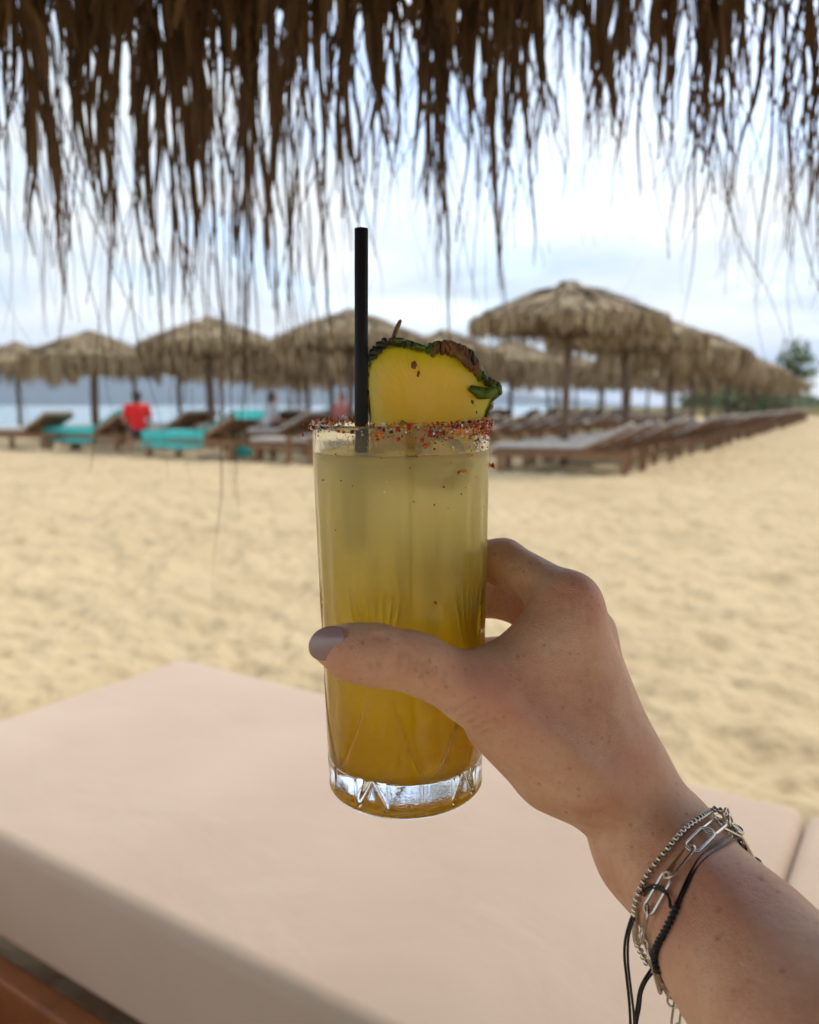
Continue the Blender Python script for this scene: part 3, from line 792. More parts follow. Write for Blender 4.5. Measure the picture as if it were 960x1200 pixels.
def cut(th, z):
    """depth of the pressed pattern"""
    u = th / (2 * PI) * 15 + 0.35; i = np.floor(u).astype(int); v = u - i; d = np.zeros_like(th)
    zb = (z - 0.0035) / 0.0135; inb = np.clip(np.minimum(zb, 1 - zb) * 12, 0, 1)
    edge = np.minimum(v, 1 - v)
    rect = 0.0009 * np.exp(-(edge / 0.045) ** 2) + 0.0005 * (1 - (2 * v - 1) ** 2)
    l1, l2 = np.abs(v - 0.5 * zb), np.abs(v - 1 + 0.5 * zb)
    tri = 0.0015 * np.exp(-(np.minimum(l1, l2) / 0.09) ** 2) + 0.0004 * np.where((v > 0.5 * zb) & (v < 1 - 0.5 * zb), 1, 0)
    d += inb * np.where(i % 3 == 2, tri, rect)
    # leaning wedge cuts above the foot
    z2 = (z - 0.018) / 0.040; in2 = np.clip(np.minimum(z2 * 10, (1 - z2) * 2.5), 0, 1)
    w = th / (2 * PI) * 5 + 0.70; w = w - np.floor(w)
    for sgn in (1, -1):
        line = 0.5 + sgn * (0.48 - 0.42 * np.clip(z2, 0, 1) ** 0.8)
        d += in2 * 0.0012 * np.exp(-((w - line) / (0.022 + 0.012 * z2)) ** 2)
    # sunburst of short cuts higher up
    z3 = (z - 0.062) / 0.031; in3 = np.clip(np.minimum(z3 * 3, (1 - z3) * 5), 0, 1)
    for k in range(-3, 4):
        line = 0.5 + k * (0.030 + 0.052 * np.clip(z3, 0, 1))
        d += in3 * 0.0014 * np.exp(-((w - line) / 0.013) ** 2)
    # faint flutes in the body
    d += np.clip((z - 0.03) / 0.03, 0, 1) * np.clip((0.142 - z) / 0.02, 0, 1) * 0.00024 * (1 + np.cos(th * 20 + 0.4 * np.sin(3 * th)))
    return d
NTH = 420
def glass():
    th = np.arange(NTH) * 2 * PI / NTH
    zo = np.concatenate([np.linspace(0.0028, 0.060, 120), np.linspace(0.0608, 0.090, 50), np.linspace(0.092, GL - 0.001, 40)])
    rings = []
    for r_, z in ((0.0, 0.0012), (0.4, 0.0012), (0.80, 0.0010), (0.86, 0.0002), (0.90, 0.0), (0.955, 0.0006), (0.985, 0.0016)):
        rings.append((np.full(NTH, r_ * R_BOT), np.full(NTH, z)))
    for z in zo: rings.append((r_out(z) - cut(th, np.full(NTH, z)), np.full(NTH, z)))
    rt = R_TOP
    for dr, dz in ((-0.0002, 0.0003 + 0.0), (-0.0006, 0.0006), (-0.0011, 0.0007), (-0.0016, 0.0004), (-0.0019, -0.0003)):
        rings.append((np.full(NTH, rt + dr), np.full(NTH, GL - 0.0005 + dz)))
    zi = np.linspace(GL - 0.003, 0.022, 40)
    for z in zi: rings.append((np.full(NTH, r_out(z) - 0.0024), np.full(NTH, z)))
    ri = r_out(0.022) - 0.0024
    for q in np.linspace(0.15, 1, 8):
        a = q * PI / 2; rings.append((np.full(NTH, ri - 0.006 + 0.006 * math.cos(a)), np.full(NTH, 0.022 - 0.0075 * math.sin(a))))
    rings.append((np.full(NTH, ri * 0.4), np.full(NTH, 0.0140)))
    rings.append((np.full(NTH, 1e-5), np.full(NTH, 0.0140)))
    v = np.concatenate([np.stack([r * np.cos(th), r * np.sin(th), z], 1) for r, z in rings])
    k = len(rings); i, j = np.meshgrid(np.arange(k - 1), np.arange(NTH), indexing='ij'); j2 = (j + 1) % NTH
    i = i[1:]; j = j[1:]; j2 = j2[1:]
    f = np.stack([i * NTH + j, i * NTH + j2, (i + 1) * NTH + j2, (i + 1) * NTH + j], -1).reshape(-1, 4)
    f = [tuple(q) for q in f.tolist()] + [tuple(range(NTH, 2 * NTH))[::-1]]
    v[:NTH] = v[NTH]       # unused centre ring folded away
    me = bpy.data.meshes.new('highball_glass'); me.from_pydata(v.tolist(), [], f); me.materials.append(M_glass)
    import bmesh
    bm = bmesh.new(); bm.from_mesh(me); bmesh.ops.remove_doubles(bm, verts=bm.verts, dist=1e-7)
    bmesh.ops.delete(bm, geom=[x for x in bm.verts if not x.link_faces], context='VERTS')
    bm.to_mesh(me); bm.free()
    me.shade_smooth()
    o = link('highball_glass', me); o.matrix_world = GM
    tag(o, 'tall clear cut glass with a chilli salt rim held in the hand', 'glass')
    return o
G = glass()
# the drink
t = NT('cloudy pineapple drink')
co = t.coord()
zz = t.N('ShaderNodeSeparateXYZ', {0: co}).outputs[2]
wob = t.noise(38, 4, 0.55, co)
zz2 = t.math('ADD', zz, t.math('MULTIPLY', t.math('SUBTRACT', wob, 0.5), 0.045))
c = t.ramp(t.mr(zz2, 0.010, 0.150), [(0.0, (0.99, 0.56, 0.001)), (0.34, (1.0, 0.68, 0.005)), (0.52, (1.0, 0.735, 0.07)), (0.75, (1.0, 0.81, 0.27)), (1.0, (1.0, 0.855, 0.46))])
sm = t.noise(60, 5, 0.6, co, stretch=(1, 1, 0.5))
c = t.mix(t.mr(sm, 0.5, 0.75, 0, 0.30), c, (0.90, 0.72, 0.40))
t.P(Base_Color=c, Roughness=0.85, Transmission_Weight=0.75, Subsurface_Weight=1.0, Subsurface_Scale=0.02, Subsurface_Radius=(1.0, 0.8, 0.25), IOR=1.28)
M_drink = t.m
LZ = GL - 0.0110
def drink():
    n = 96; th = np.arange(n) * 2 * PI / n; rings = []
    e = 0.00025
    rings.append((0.0, 0.0137)); rings.append((0.022, 0.0137))
    ri = r_out(0.022) - 0.0024
    for q in np.linspace(1, 0.1, 8): a = q * PI / 2; rings.append((ri + e - 0.006 + 0.006 * math.cos(a), 0.022 - e - 0.0075 * math.sin(a)))
    for z in np.linspace(0.022, LZ, 30): rings.append((r_out(z) - 0.0024 + e, z))
    rings += [(r_out(LZ) - 0.0034, LZ - 0.0006), (0.02, LZ - 0.0008), (0.0, LZ - 0.0008)]
    v = [(r * math.cos(a), r * math.sin(a), z) for r, z in rings for a in th]
    f = [(i * n + j, i * n + (j + 1) % n, (i + 1) * n + (j + 1) % n, (i + 1) * n + j) for i in range(len(rings) - 1) for j in range(n)]
    o = MB().add(v, f).build('drink', M_drink, smooth=True); o.matrix_world = GM
    tag(o, 'cloudy yellow drink, orange at the bottom, filling the tall glass', 'drink')
drink()
# ice
t = NT('wet cracked ice')
t.P(Base_Color=(0.97, 0.88, 0.58), Roughness=0.3, IOR=1.2, Transmission_Weight=0.75, Subsurface_Weight=0.7, Subsurface_Scale=0.01); t.bump(t.noise(180, 4, 0.6), 0.5, 0.002)
M_ice = t.m
import bmesh
for (x, y, z, s, e, lab) in ((0.001, -0.002, LZ - 0.001, 0.020, (0.3, 0.5, 0.2), 'ice cube floating in front, beside the straw'),
                             (0.020, -0.008, LZ - 0.004, 0.017, (0.9, 0.2, 0.7), 'ice cube floating behind the pineapple slice'),
                             (-0.020, 0.014, LZ - 0.005, 0.016, (0.2, 0.8, 0.4), 'ice cube floating at the back left of the glass')):
    bm = bmesh.new(); bmesh.ops.create_cube(bm, size=s); bmesh.ops.bevel(bm, geom=list(bm.edges), offset=s * 0.2, segments=4, affect='EDGES')
    me = bpy.data.meshes.new('ice_cube'); bm.to_mesh(me); bm.free(); me.materials.append(M_ice); me.shade_smooth()
    o = link('ice_cube', me); o.matrix_world = GM @ Matrix.Translation((x, y, z)) @ Matrix.Rotation(e[2], 4, 'Z') @ Matrix.Rotation(e[0], 4, 'X') @ Matrix.Rotation(e[1], 4, 'Y')
    tag(o, lab, 'ice cube')
# straw
M_straw = simple('matt black paper straw', (0.005, 0.005, 0.006), 0.7, 0.1, 200)
a = P(423.5, 268, 0.326); b = Vector(P(423.5, 640, 0.338))
d_ = (Vector(b) - Vector(a)); Ls = d_.length
mb = MB(); n = 28; v = []
for (r, q) in ((0.00272, 0), (0.00272, 1), (0.00235, 1), (0.00235, 0)):
    for k in range(n): v.append((r * math.cos(2 * PI * k / n), r * math.sin(2 * PI * k / n), -Ls * q))
mb.add(v, [(i * n + k, ((i + 1) % 4) * n + k, ((i + 1) % 4) * n + (k + 1) % n, i * n + (k + 1) % n) for i in range(4) for k in range(n)])
o = mb.build('straw', M_straw, smooth=False)
o.matrix_world = Matrix.Translation(a) @ (-d_).to_track_quat('Z', 'Y').to_matrix().to_4x4()
for p_ in o.data.polygons: p_.use_smooth = abs(p_.normal.z) < 0.5
tag(o, 'black drinking straw standing upright in the drink', 'straw')

# pineapple slice ----------------------------------------------------------
t = NT('pineapple flesh')
co = t.coord()
sepc = t.N('ShaderNodeSeparateXYZ', {0: co})
rad = t.N('ShaderNodeVectorMath', {0: co}, operation='LENGTH').outputs['Value']
ang = t.math('ARCTAN2', sepc.outputs[0], sepc.outputs[2])
cbn = t.N('ShaderNodeCombineXYZ', {0: t.math('MULTIPLY', ang, 9.0), 1: t.math('MULTIPLY', rad, 45.0), 2: 0.0}).outputs[0]
fib = t.N('ShaderNodeTexNoise', {'Vector': cbn, 'Scale': 3.2, 'Detail': 6.0, 'Roughness': 0.6}).outputs[0]
c = t.ramp(fib, [(0.25, (0.92, 0.58, 0.004)), (0.52, (0.96, 0.66, 0.010)), (0.85, (0.97, 0.72, 0.04))])
c = t.mix(t.mr(rad, 0.010, 0.034, 0.0, 0.30), c, (0.88, 0.72, 0.08))
t.P(Base_Color=c, Roughness=0.28, Subsurface_Weight=1.0, Subsurface_Scale=0.010, Subsurface_Radius=(1, 0.5, 0.15), Coat_Weight=0.3, Coat_Roughness=0.2)
t.bump(fib, 0.25, 0.0008); M_flesh = t.m
t = NT('pineapple rind')
f = t.noise(170, 5, 0.6); g = t.noise(60, 3)
c = t.ramp(f, [(0.30, (0.015, 0.02, 0.006)), (0.45, (0.09, 0.15, 0.015)), (0.60, (0.22, 0.26, 0.025)), (0.8, (0.30, 0.24, 0.04))])
c = t.mix(t.attr('dry'), c, t.ramp(t.noise(240, 4), [(0.3, (0.07, 0.022, 0.01)), (0.7, (0.44, 0.23, 0.08))]))
c = t.mix(t.math('MULTIPLY', t.attr('dark'), 0.8), c, (0.02, 0.018, 0.008))
t.P(Base_Color=c, Roughness=0.45); t.bump(f, 0.8, 0.0015); M_rind = t.m
M_spot = simple('brown pineapple eye', (0.16, 0.055, 0.012), 0.5, 0.4, 300)
PD = 0.340
pcz = P(497, 500, PD)
pine = empty('pineapple_slice', pcz); pine.rotation_euler = (math.radians(-3), 0, math.radians(6))
tag(pine, 'thick yellow pineapple slice with green brown rind perched in the rim', 'pineapple slice')
k = PD / 960
prof_px = [(436, 530), (431, 470), (430, 445), (433, 430), (441, 418), (452, 410), (466, 408), (480, 411), (493, 414), (507, 411), (520, 412), (533, 418), (545, 424), (556, 434), (563, 446), (569, 452), (577, 458), (574, 472), (567, 489), (558, 530)]
rind_px = [(436, 530), (431, 470), (429.5, 446), (431, 428), (437, 414), (449, 403.5), (466, 404), (479, 406), (492, 411), (505, 407), (521, 404.5), (536, 409), (549, 415), (557, 427), (564, 441), (571, 447), (583, 455), (577, 474), (569, 490), (559, 530)]
def loc2(q): return [((x - 497) * k, (500 - y) * k) for x, y in q]
def dense(q, m=6):
    q = np.array(q); t_ = np.arange(len(q)); tt = np.linspace(0, len(q) - 1, (len(q) - 1) * m + 1)
    # catmull-rom
    out = []
    for s in tt:
        i = min(int(s), len(q) - 2); u = s - i; p0, p1, p2, p3 = q[max(i - 1, 0)], q[i], q[i + 1], q[min(i + 2, len(q) - 1)]
        out.append(0.5 * (2 * p1 + (p2 - p0) * u + (2 * p0 - 5 * p1 + 4 * p2 - p3) * u * u + (3 * p1 - p0 - 3 * p2 + p3) * u ** 3))
    return np.array(out)
ip, op = dense(loc2(prof_px)), dense(loc2(rind_px))
TKN = 0.0048
# flesh body: rounded-off extrusion
cen = np.array((0.0, -0.002)); vs = []; fs = []; lay = [(-TKN, 0.0), (-TKN, 0.35), (-TKN, 0.7), (-TKN, 0.955), (-TKN * 0.85, 1.0), (0, 1.0), (TKN * 0.85, 1.0), (TKN, 0.955), (TKN, 0.5), (TKN, 0.0)]
for (yy, s) in lay:
    for q in ip: w_ = cen + (q - cen) * max(s, 0.001); vs.append((w_[0], yy, w_[1]))
n = len(ip); fs = [(i * n + j, i * n + j + 1, (i + 1) * n + j + 1, (i + 1) * n + j) for i in range(len(lay) - 1) for j in range(n - 1)]
fs += [(i * n + n - 1, i * n, (i + 1) * n, (i + 1) * n + n - 1) for i in range(len(lay) - 1)]
MB().add(vs, fs).build('flesh', M_flesh, pine, smooth=True)
# rind: shaggy band outside the flesh
rgp = np.random.RandomState(3); vs = []; n = len(op); dry = []; dark = []
lay = [(-1.02, 0.0), (-1.12, 0.35), (-1.05, 0.8), (-0.6, 1.05), (0, 1.12), (0.6, 1.05), (1.05, 0.8), (1.02, 0.0)]
for (yy, s) in lay:
    for j in range(n):
        q = ip[j] * (1 - s) + op[j] * s
        dirn = (op[j] - cen); dirn /= np.linalg.norm(dirn)
        e = (float(fbm2(np.array(j * 0.55), np.array(yy * 2 + 4.0), 3)) - 0.5) * 0.0062 * min(1, s + 0.3)
        fall = min(1, min(j, n - 1 - j) / 12)
        q = q + dirn * e * fall
        vs.append((q[0], yy * TKN, q[1]))
        X = q[0] / k + 497
        dry.append(max(0, 1 - abs(X - 541) / 24) ** 0.6 + (0.7 if 455 < X < 470 else 0)); dark.append(1.0 if X < 452 or (565 < X < 572) else (0.5 if X > 572 else 0.1))
fs = [(i * n + j, i * n + j + 1, (i + 1) * n + j + 1, (i + 1) * n + j) for i in range(len(lay) - 1) for j in range(n - 1)]
o = MB().add(vs, fs).build('rind', M_rind, pine, smooth=True)
for nm, arr in (('dry', dry), ('dark', dark)):
    at_ = o.data.attributes.new(nm, 'FLOAT', 'POINT'); at_.data.foreach_set('value', np.clip(arr, 0, 1).astype(np.float32))
# dry bract hanging over the face and green leaf stubs
def bract(pts, w, m, dy=-TKN * 1.25):
    q = dense(loc2(pts), 5); mb = MB(); nn = len(q); ww = np.interp(np.linspace(0, 1, nn), [0, 0.3, 0.8, 1], [0.3, 1, 0.8, 0.1]) * w
    tn = np.gradient(q, axis=0); tn /= np.linalg.norm(tn, axis=1)[:, None]
    c3 = np.stack([q[:, 0], np.full(nn, dy) - 0.0012 * np.sin(np.linspace(0, PI, nn)), q[:, 1]], 1)
    sd = np.stack([-tn[:, 1], 0.3 * np.sin(np.arange(nn)), tn[:, 0]], 1)
    up = c3 + np.array((0, -0.0008, 0)); v = np.empty((nn * 3, 3)); v[0::3] = c3 - sd * (ww / 2)[:, None]; v[1::3] = up; v[2::3] = c3 + sd * (ww / 2)[:, None]
    mb.add(v, [(3 * i + a_, 3 * i + a_ + 1, 3 * i + a_ + 4, 3 * i + a_ + 3) for i in range(nn - 1) for a_ in (0, 1)])
    o = mb.build('bract', m, pine, smooth=True); s_ = o.modifiers.new('s', 'SOLIDIFY'); s_.thickness = 0.0006; return o
M_bdry = simple('dry bract', (0.19, 0.085, 0.028), 0.6, 0.5, 260, bump=0.5, bd=0.001)
M_bgrn = simple('green bract', (0.09, 0.14, 0.012), 0.45, 0.5, 240, bump=0.4, bd=0.001)
M_bdark = simple('dark bract', (0.035, 0.035, 0.018), 0.6, 0.5, 240)
rgb_ = np.random.RandomState(9)
for i in range(90):
    j = int(rgb_.rand() * (len(op) - 8)) + 4; q = op[j]; X = q[0] / k + 497; dirn = op[j] - cen; dirn /= np.linalg.norm(dirn); tg = np.array((dirn[1], -dirn[0]))
    px_, py_ = X, 500 - q[1] / k
    if py_ > 425 and X < 520 or py_ > 462: continue
    in_ = 1 + 5 * rgb_.rand(); sl = (rgb_.rand() - 0.2) * 16
    if 500 < X < 560: in_ += 8
    a0 = (px_ + dirn[0] * 2, py_ - dirn[1] * 2); a1 = (px_ - dirn[0] * in_ * .4 + tg[0] * sl * .4, py_ + dirn[1] * in_ * .4 - tg[1] * sl * .4); a2 = (px_ - dirn[0] * in_ + tg[0] * sl, py_ + dirn[1] * in_ - tg[1] * sl)
    m_ = M_bdry if (505 < X < 558 and rgb_.rand() < .85) or rgb_.rand() < .12 else (M_bdark if X < 455 or rgb_.rand() < .3 else M_bgrn)
    bract([a0, a1, ((a1[0] + a2[0]) / 2, (a1[1] + a2[1]) / 2), a2], 0.0007 + 0.0014 * rgb_.rand() ** 1.5, m_, -TKN * (0.75 + 0.5 * rgb_.rand()))
bract([(524, 404), (532, 414), (543, 426), (551, 434)], 0.0038, M_bdry)
bract([(548, 456), (560, 462), (571, 462), (583, 453)], 0.0048, M_bgrn)
bract([(458, 407), (462, 396), (466, 386), (470, 378)], 0.0008, M_bdry, 0.0)
for (x, y, w_, h_, a_) in ((484, 430, 7, 9, 0.3), (489, 440, 3.5, 7, -0.2), (552, 472, 3.5, 5, 0.5), (557, 484, 2, 3, 0.1)):
    q = loc2([(x, y)])[0]; mb = MB(); m_ = 18
    v = [(q[0], -TKN * 1.0 - 0.0005, q[1])]
    for j in range(m_):
        an = 2 * PI * j / m_; rr = 1 + 0.12 * math.sin(2 * an + x) + 0.1 * math.sin(5 * an + y)
        dx, dz = math.cos(an) * w_ * k * rr / 2, math.sin(an) * h_ * k * rr / 2
        v.append((q[0] + dx * math.cos(a_) - dz * math.sin(a_), -TKN - 0.0001, q[1] + dx * math.sin(a_) + dz * math.cos(a_)))
    mb.add(v, [(0, 1 + (j + 1) % m_, 1 + j) for j in range(m_)]); mb.build('eye_spot', M_spot, pine)

# chilli salt on the rim ------------------------------------------------------
M_fl = [simple('chilli flake red', (0.42, 0.028, 0.010), 0.5, 0.4, 300), simple('chilli flake orange', (0.80, 0.26, 0.05), 0.55, 0.3, 300),
        simple('coarse salt', (0.92, 0.82, 0.70), 0.35, 0.1, 300), simple('dark pepper', (0.09, 0.03, 0.012), 0.6, 0.4, 300)]
mb = MB(); rg = np.random.RandomState(77)
octf = [(0, 2, 4), (2, 1, 4), (1, 3, 4), (3, 0, 4), (2, 0, 5), (1, 2, 5), (3, 1, 5), (0, 3, 5)]
def grain(c, s, m):
    v = np.array([(1, 0, 0), (-1, 0, 0), (0, 1, 0), (0, -1, 0), (0, 0, 1), (0, 0, -1)], float) * (s * (0.5 + rg.rand(3)))
    q = np.linalg.qr(rg.randn(3, 3))[0]
    mb.add(v @ q.T * 0.5 + c, octf, m)
def pick(): return int(rg.choice(4, p=(0.38, 0.33, 0.19, 0.10)))
nn = 0
while nn < 1500:
    th = rg.rand() * 2 * PI; x = math.cos(th); y = math.sin(th)       # local -y faces the viewer
    dens = 0.14
    if x > 0.62: dens = 1.0
    elif x > 0.2: dens = 0.30
    if x < -0.35 and y > -0.2: dens = max(dens, 0.75)
    if x < -0.9: dens = max(dens, 0.6)
    if x < -0.1 and y > 0: dens = max(dens, 0.5)
    if rg.rand() > dens: continue
    nn += 1
    side = rg.rand()
    dep = abs(rg.randn()) * (0.0032 if x > 0.55 else 0.0017)
    if y > 0.2: dep *= 0.5
    if side < 0.30: rr, z = R_TOP - 0.0012 + rg.randn() * 0.0006, GL + 0.0004 + rg.rand() * 0.0008
    elif side < 0.85: rr, z = r_out(max(GL - dep, 0)) + 0.0003, GL - dep
    else: rr, z = R_TOP - 0.0026, GL - dep * 0.6
    grain(np.array((x * rr, y * rr, z)), 0.0007 + 0.0014 * rg.rand() ** 2, pick())
for i in range(34):                                                  # strays on the outside wall
    th = -PI / 2 + (rg.rand() - 0.35) * 2.4; z = GL - 0.004 - abs(rg.randn()) * 0.016; rr = r_out(z) + 0.0002
    grain(np.array((math.cos(th) * rr, math.sin(th) * rr, z)), 0.0004 + 0.0006 * rg.rand(), pick())
def clus(px, py, n, s):
    o_ = np.array((0, 0, HC)); d = ray(px, py); Mi = np.array(GM.inverted()); o2 = (Mi @ np.append(o_, 1))[:3]; d2 = Mi[:3, :3] @ d
    A = d2[0] ** 2 + d2[1] ** 2; B = 2 * (o2[0] * d2[0] + o2[1] * d2[1]); R_ = R_TOP - 0.0006; C_ = o2[0] ** 2 + o2[1] ** 2 - R_ * R_
    h = (-B - math.sqrt(max(B * B - 4 * A * C_, 0))) / (2 * A); c = o2 + d2 * h
    rr = r_out(c[2]) + 0.0003; c[:2] *= rr / np.linalg.norm(c[:2])
    for i in range(n): grain(c + rg.randn(3) * s, 0.0012 + rg.rand() * 0.0006, int(rg.randint(2)))
clus(539.5, 552, 7, 0.0007); clus(446, 509, 8, 0.0008); clus(444, 516, 4, 0.0004); clus(575, 545, 7, 0.0007); clus(362, 502, 12, 0.001); clus(510, 707, 3, 0.0004); clus(499, 523, 3, 0.0003)
o = mb.build('chilli_salt', M_fl); o.parent = G; o['kind'] = 'stuff'

# ---------------------------------------------------------------- hand and arm
PRIM = []     # (a, b, ra, rb, k)
def seg(p, q, r1, r2, k=0.006): PRIM.append((P(*p), P(*q), r1, r2, k))
# forearm (two strands side by side in depth give the flat wrist) then elbow and upper arm
seg((772, 992, 0.310), (868, 1118, 0.262), 0.0208, 0.0225, 0.012)
seg((768, 990, 0.325), (872, 1112, 0.280), 0.0205, 0.0225, 0.012)
seg((868, 1118, 0.262), (990, 1275, 0.215), 0.0232, 0.0285, 0.012)
seg((872, 1112, 0.280), (990, 1260, 0.232), 0.0225, 0.0290, 0.012)
el_ = np.array((0.215, 0.02, HC - 0.30)); sh_ = np.array((0.24, -0.26, HC - 0.16))
PRIM.append((P(990, 1270, 0.224), el_, 0.031, 0.036, 0.015)); PRIM.append((el_, sh_, 0.036, 0.046, 0.02))
# carpus
seg((728, 922, 0.318), (766, 988, 0.316), 0.0185, 0.0215, 0.010)
seg((724, 930, 0.335), (768, 988, 0.326), 0.0160, 0.0193, 0.010)
# metacarpals
seg((728, 905, 0.318), (667, 707, 0.325), 0.0155, 0.0113, 0.012)
seg((728, 900, 0.330), (686, 744, 0.343), 0.0150, 0.0115, 0.012)
seg((722, 905, 0.343), (697, 792, 0.362), 0.0140, 0.0112, 0.012)
seg((712, 920, 0.352), (700, 838, 0.378), 0.0135, 0.0108, 0.012)
# fingers
seg((667, 707, 0.325), (590, 659, 0.356), 0.0112, 0.0098, 0.007)
seg((590, 659, 0.356), (524, 650, 0.385), 0.0096, 0.0082, 0.004)
seg((524, 650, 0.385), (462, 655, 0.390), 0.0082, 0.0070, 0.003)
seg((686, 744, 0.343), (596, 701, 0.377), 0.0113, 0.0098, 0.007)
seg((596, 701, 0.377), (530, 703, 0.397), 0.0096, 0.0083, 0.003)
seg((530, 703, 0.397), (470, 706, 0.396), 0.0083, 0.0072, 0.003)
seg((697, 792, 0.362), (604, 767, 0.392), 0.0110, 0.0095, 0.006)
seg((604, 767, 0.392), (542, 768, 0.404), 0.0093, 0.0080, 0.003)
seg((542, 768, 0.404), (482, 768, 0.402), 0.0080, 0.0070, 0.003)
seg((700, 838, 0.378), (622, 824, 0.401), 0.0105, 0.0088, 0.006)
seg((622, 824, 0.401), (565, 820, 0.410), 0.0086, 0.0073, 0.003)
seg((565, 820, 0.410), (520, 818, 0.405), 0.0073, 0.0065, 0.003)
# thumb
seg((684, 908, 0.306), (562, 812, 0.302), 0.0165, 0.0118, 0.010)
seg((562, 810, 0.302), (480, 775, 0.297), 0.0122, 0.0103, 0.008)
seg((492, 777, 0.297), (440, 767.5, 0.294), 0.0102, 0.0108, 0.004)
seg((440, 768, 0.294), (412, 764, 0.2945), 0.0110, 0.0100, 0.003)
seg((412, 764, 0.2945), (389, 757, 0.2965), 0.0100, 0.0072, 0.003)
# first web and the muscle between thumb and index
seg((690, 890, 0.312), (632, 760, 0.318), 0.0170, 0.0120, 0.014)
seg((664, 730, 0.323), (628, 790, 0.313), 0.0100, 0.0120, 0.012)
seg((618, 762, 0.326), (572, 792, 0.312), 0.0060, 0.0105, 0.010)
# thenar and heel of the palm
seg((640, 887, 0.318), (588, 842, 0.318), 0.0168, 0.0150, 0.010)
seg((694, 934, 0.318), (655, 905, 0.320), 0.0122, 0.0155, 0.006)
seg((690, 900, 0.345), (650, 850, 0.362), 0.0150, 0.0120, 0.014)
# creases: (a, b, depth, width); negative depth raises a tendon or a vein
LINE = []
def crease(p, q, dep, w, dz=0.0): LINE.append((P(*p), P(*q), dep, w))
for i in range(5):
    crease((526 + i * 8, 846 + i * 8.5, 0.288), (550 + i * 11, 822 + i * 8, 0.286), 0.00042, 0.00075)
for i in range(9):
    x = 468 + i * 7 + 2 * math.sin(i * 5); y = 764 + 3 * i; crease((x, y, 0.286), (x - 5 + 2 * math.cos(i * 3), y + 17 + 5 * math.sin(i * 7), 0.285), 0.00018, 0.0006)
for i in range(8):
    x = 655 + i * 6; crease((x, 690 + 1.5 * i, 0.312), (x + 3 * math.sin(i * 4), 712 + 3 * i, 0.310), 0.00020, 0.0008)
for i in range(4): crease((664 + i * 4, 968 + i * 7, 0.29), (700 + i * 9, 975 + i * 9, 0.288), 0.00030, 0.0009)
for i in range(7):
    x = 590 + 19 * i; crease((x, 770 + 9 * i, 0.300), (x + 16 * math.cos(i * 2.2), 796 + 8 * i + 8 * math.sin(i * 5), 0.300), 0.00016, 0.0008)
for i in range(4): crease((604 + i * 7, 668 + i * 3, 0.34), (600 + i * 6, 690 + i * 5, 0.34), 0.00022, 0.0008)
for i, x in enumerate((438, 446, 452)): crease((x, 743, 0.285), (x - 4 - i, 785, 0.283), 0.00040, 0.0009)
for i, x in enumerate((484, 491)): crease((x, 762, 0.286), (x - 2, 795, 0.285), 0.00030, 0.0010)
crease((668, 962, 0.29), (700, 985, 0.287), 0.0009, 0.0028); crease((700, 985, 0.287), (740, 990, 0.287), 0.0005, 0.0030)
crease((612, 688, 0.335), (600, 722, 0.345), 0.0012, 0.0022)
crease((655, 690, 0.312), (640, 730, 0.308), 0.0006, 0.0040)
crease((560, 812, 0.286), (690, 905, 0.285), -0.0012, 0.0040)       # thumb tendon
crease((600, 812, 0.292), (735, 935, 0.290), -0.0009, 0.0030)
crease((640, 800, 0.297), (700, 900, 0.293), 0.0012, 0.0070)        # hollow between
crease((690, 700, 0.312), (730, 860, 0.300), -0.0008, 0.0035)
crease((720, 880, 0.296), (745, 925, 0.292), 0.0013, 0.0080)
crease((800, 990, 0.285), (900, 1130, 0.24), -0.0008, 0.0040)
def hand(p):
    d = None
    for a, b, r1, r2, k_ in PRIM:
        e = cone(p, a, b, r1, r2); d = e if d is None else smin(d, e, k_)
    return d
def hand_d(p):
    d = hand(p)
    for a, b, dep, w in LINE:
        r = cone(p, a, b, 0, 0); d = d + dep * np.exp(-(r / (w * 1.6)) ** 2) * (1.0)
    return d
def fingers_gap(p): return hand(p)
def surf(px, py, f=hand):
    """where the picture ray meets the arm"""
    o = np.array((0, 0, HC)); d = ray(px, py); t_ = 0.2
    for _ in range(60):
        q = f((o + d * t_)[None])[0]; t_ += q * 0.9
        if abs(q) < 1e-5: return o + d * t_
        if t_ > 0.6: return None
    return o + d * t_
# move crease lines on to the surface they mark
def near(p):
    p = p.copy()[None]
    for _ in range(6): p = p - grad(hand, p, 1e-4) * hand(p)[:, None]
    return p[0]
LINE = [(near(a), near(b), dep * 1.25, w) for a, b, dep, w in LINE]
v, f = mesh_sdf(hand, (-0.06, 0.10, 0.56), (0.23, 0.46, 0.955), 0.0009, 1)
d, nn_ = hand_d(v), grad(hand, v, 4e-4)
v = v - nn_ * np.clip(d, -0.003, 0.003)[:, None]
v2, f2 = None, None
t = NT('fair freckled skin')
co = t.coord()
mot = t.noise(55, 5, 0.6, co); fine = t.noise(900, 3, 0.6, co)
c = t.ramp(mot, [(0.30, (0.72, 0.36, 0.205)), (0.50, (0.80, 0.445, 0.265)), (0.72, (0.86, 0.54, 0.345))])
c = t.mix(t.math('MULTIPLY', t.attr('red'), 0.65), c, (0.68, 0.26, 0.17))
vo = t.N('ShaderNodeTexVoronoi', {'Vector': co, 'Scale': 300.0, 'Randomness': 1.0})
fm = t.math('MULTIPLY', t.mr(vo.outputs['Distance'], 0.10, 0.30, 1, 0), t.mr(t.N('ShaderNodeSeparateColor', {0: vo.outputs['Color']}).outputs[0], 0.60, 0.80))
c = t.mix(t.math('MULTIPLY', fm, 0.5), c, (0.42, 0.17, 0.09))
spk = t.noise(330, 4, 0.65, co); c = t.mix(t.mr(spk, 0.50, 0.72, 0, 0.38), c, (0.62, 0.27, 0.18))
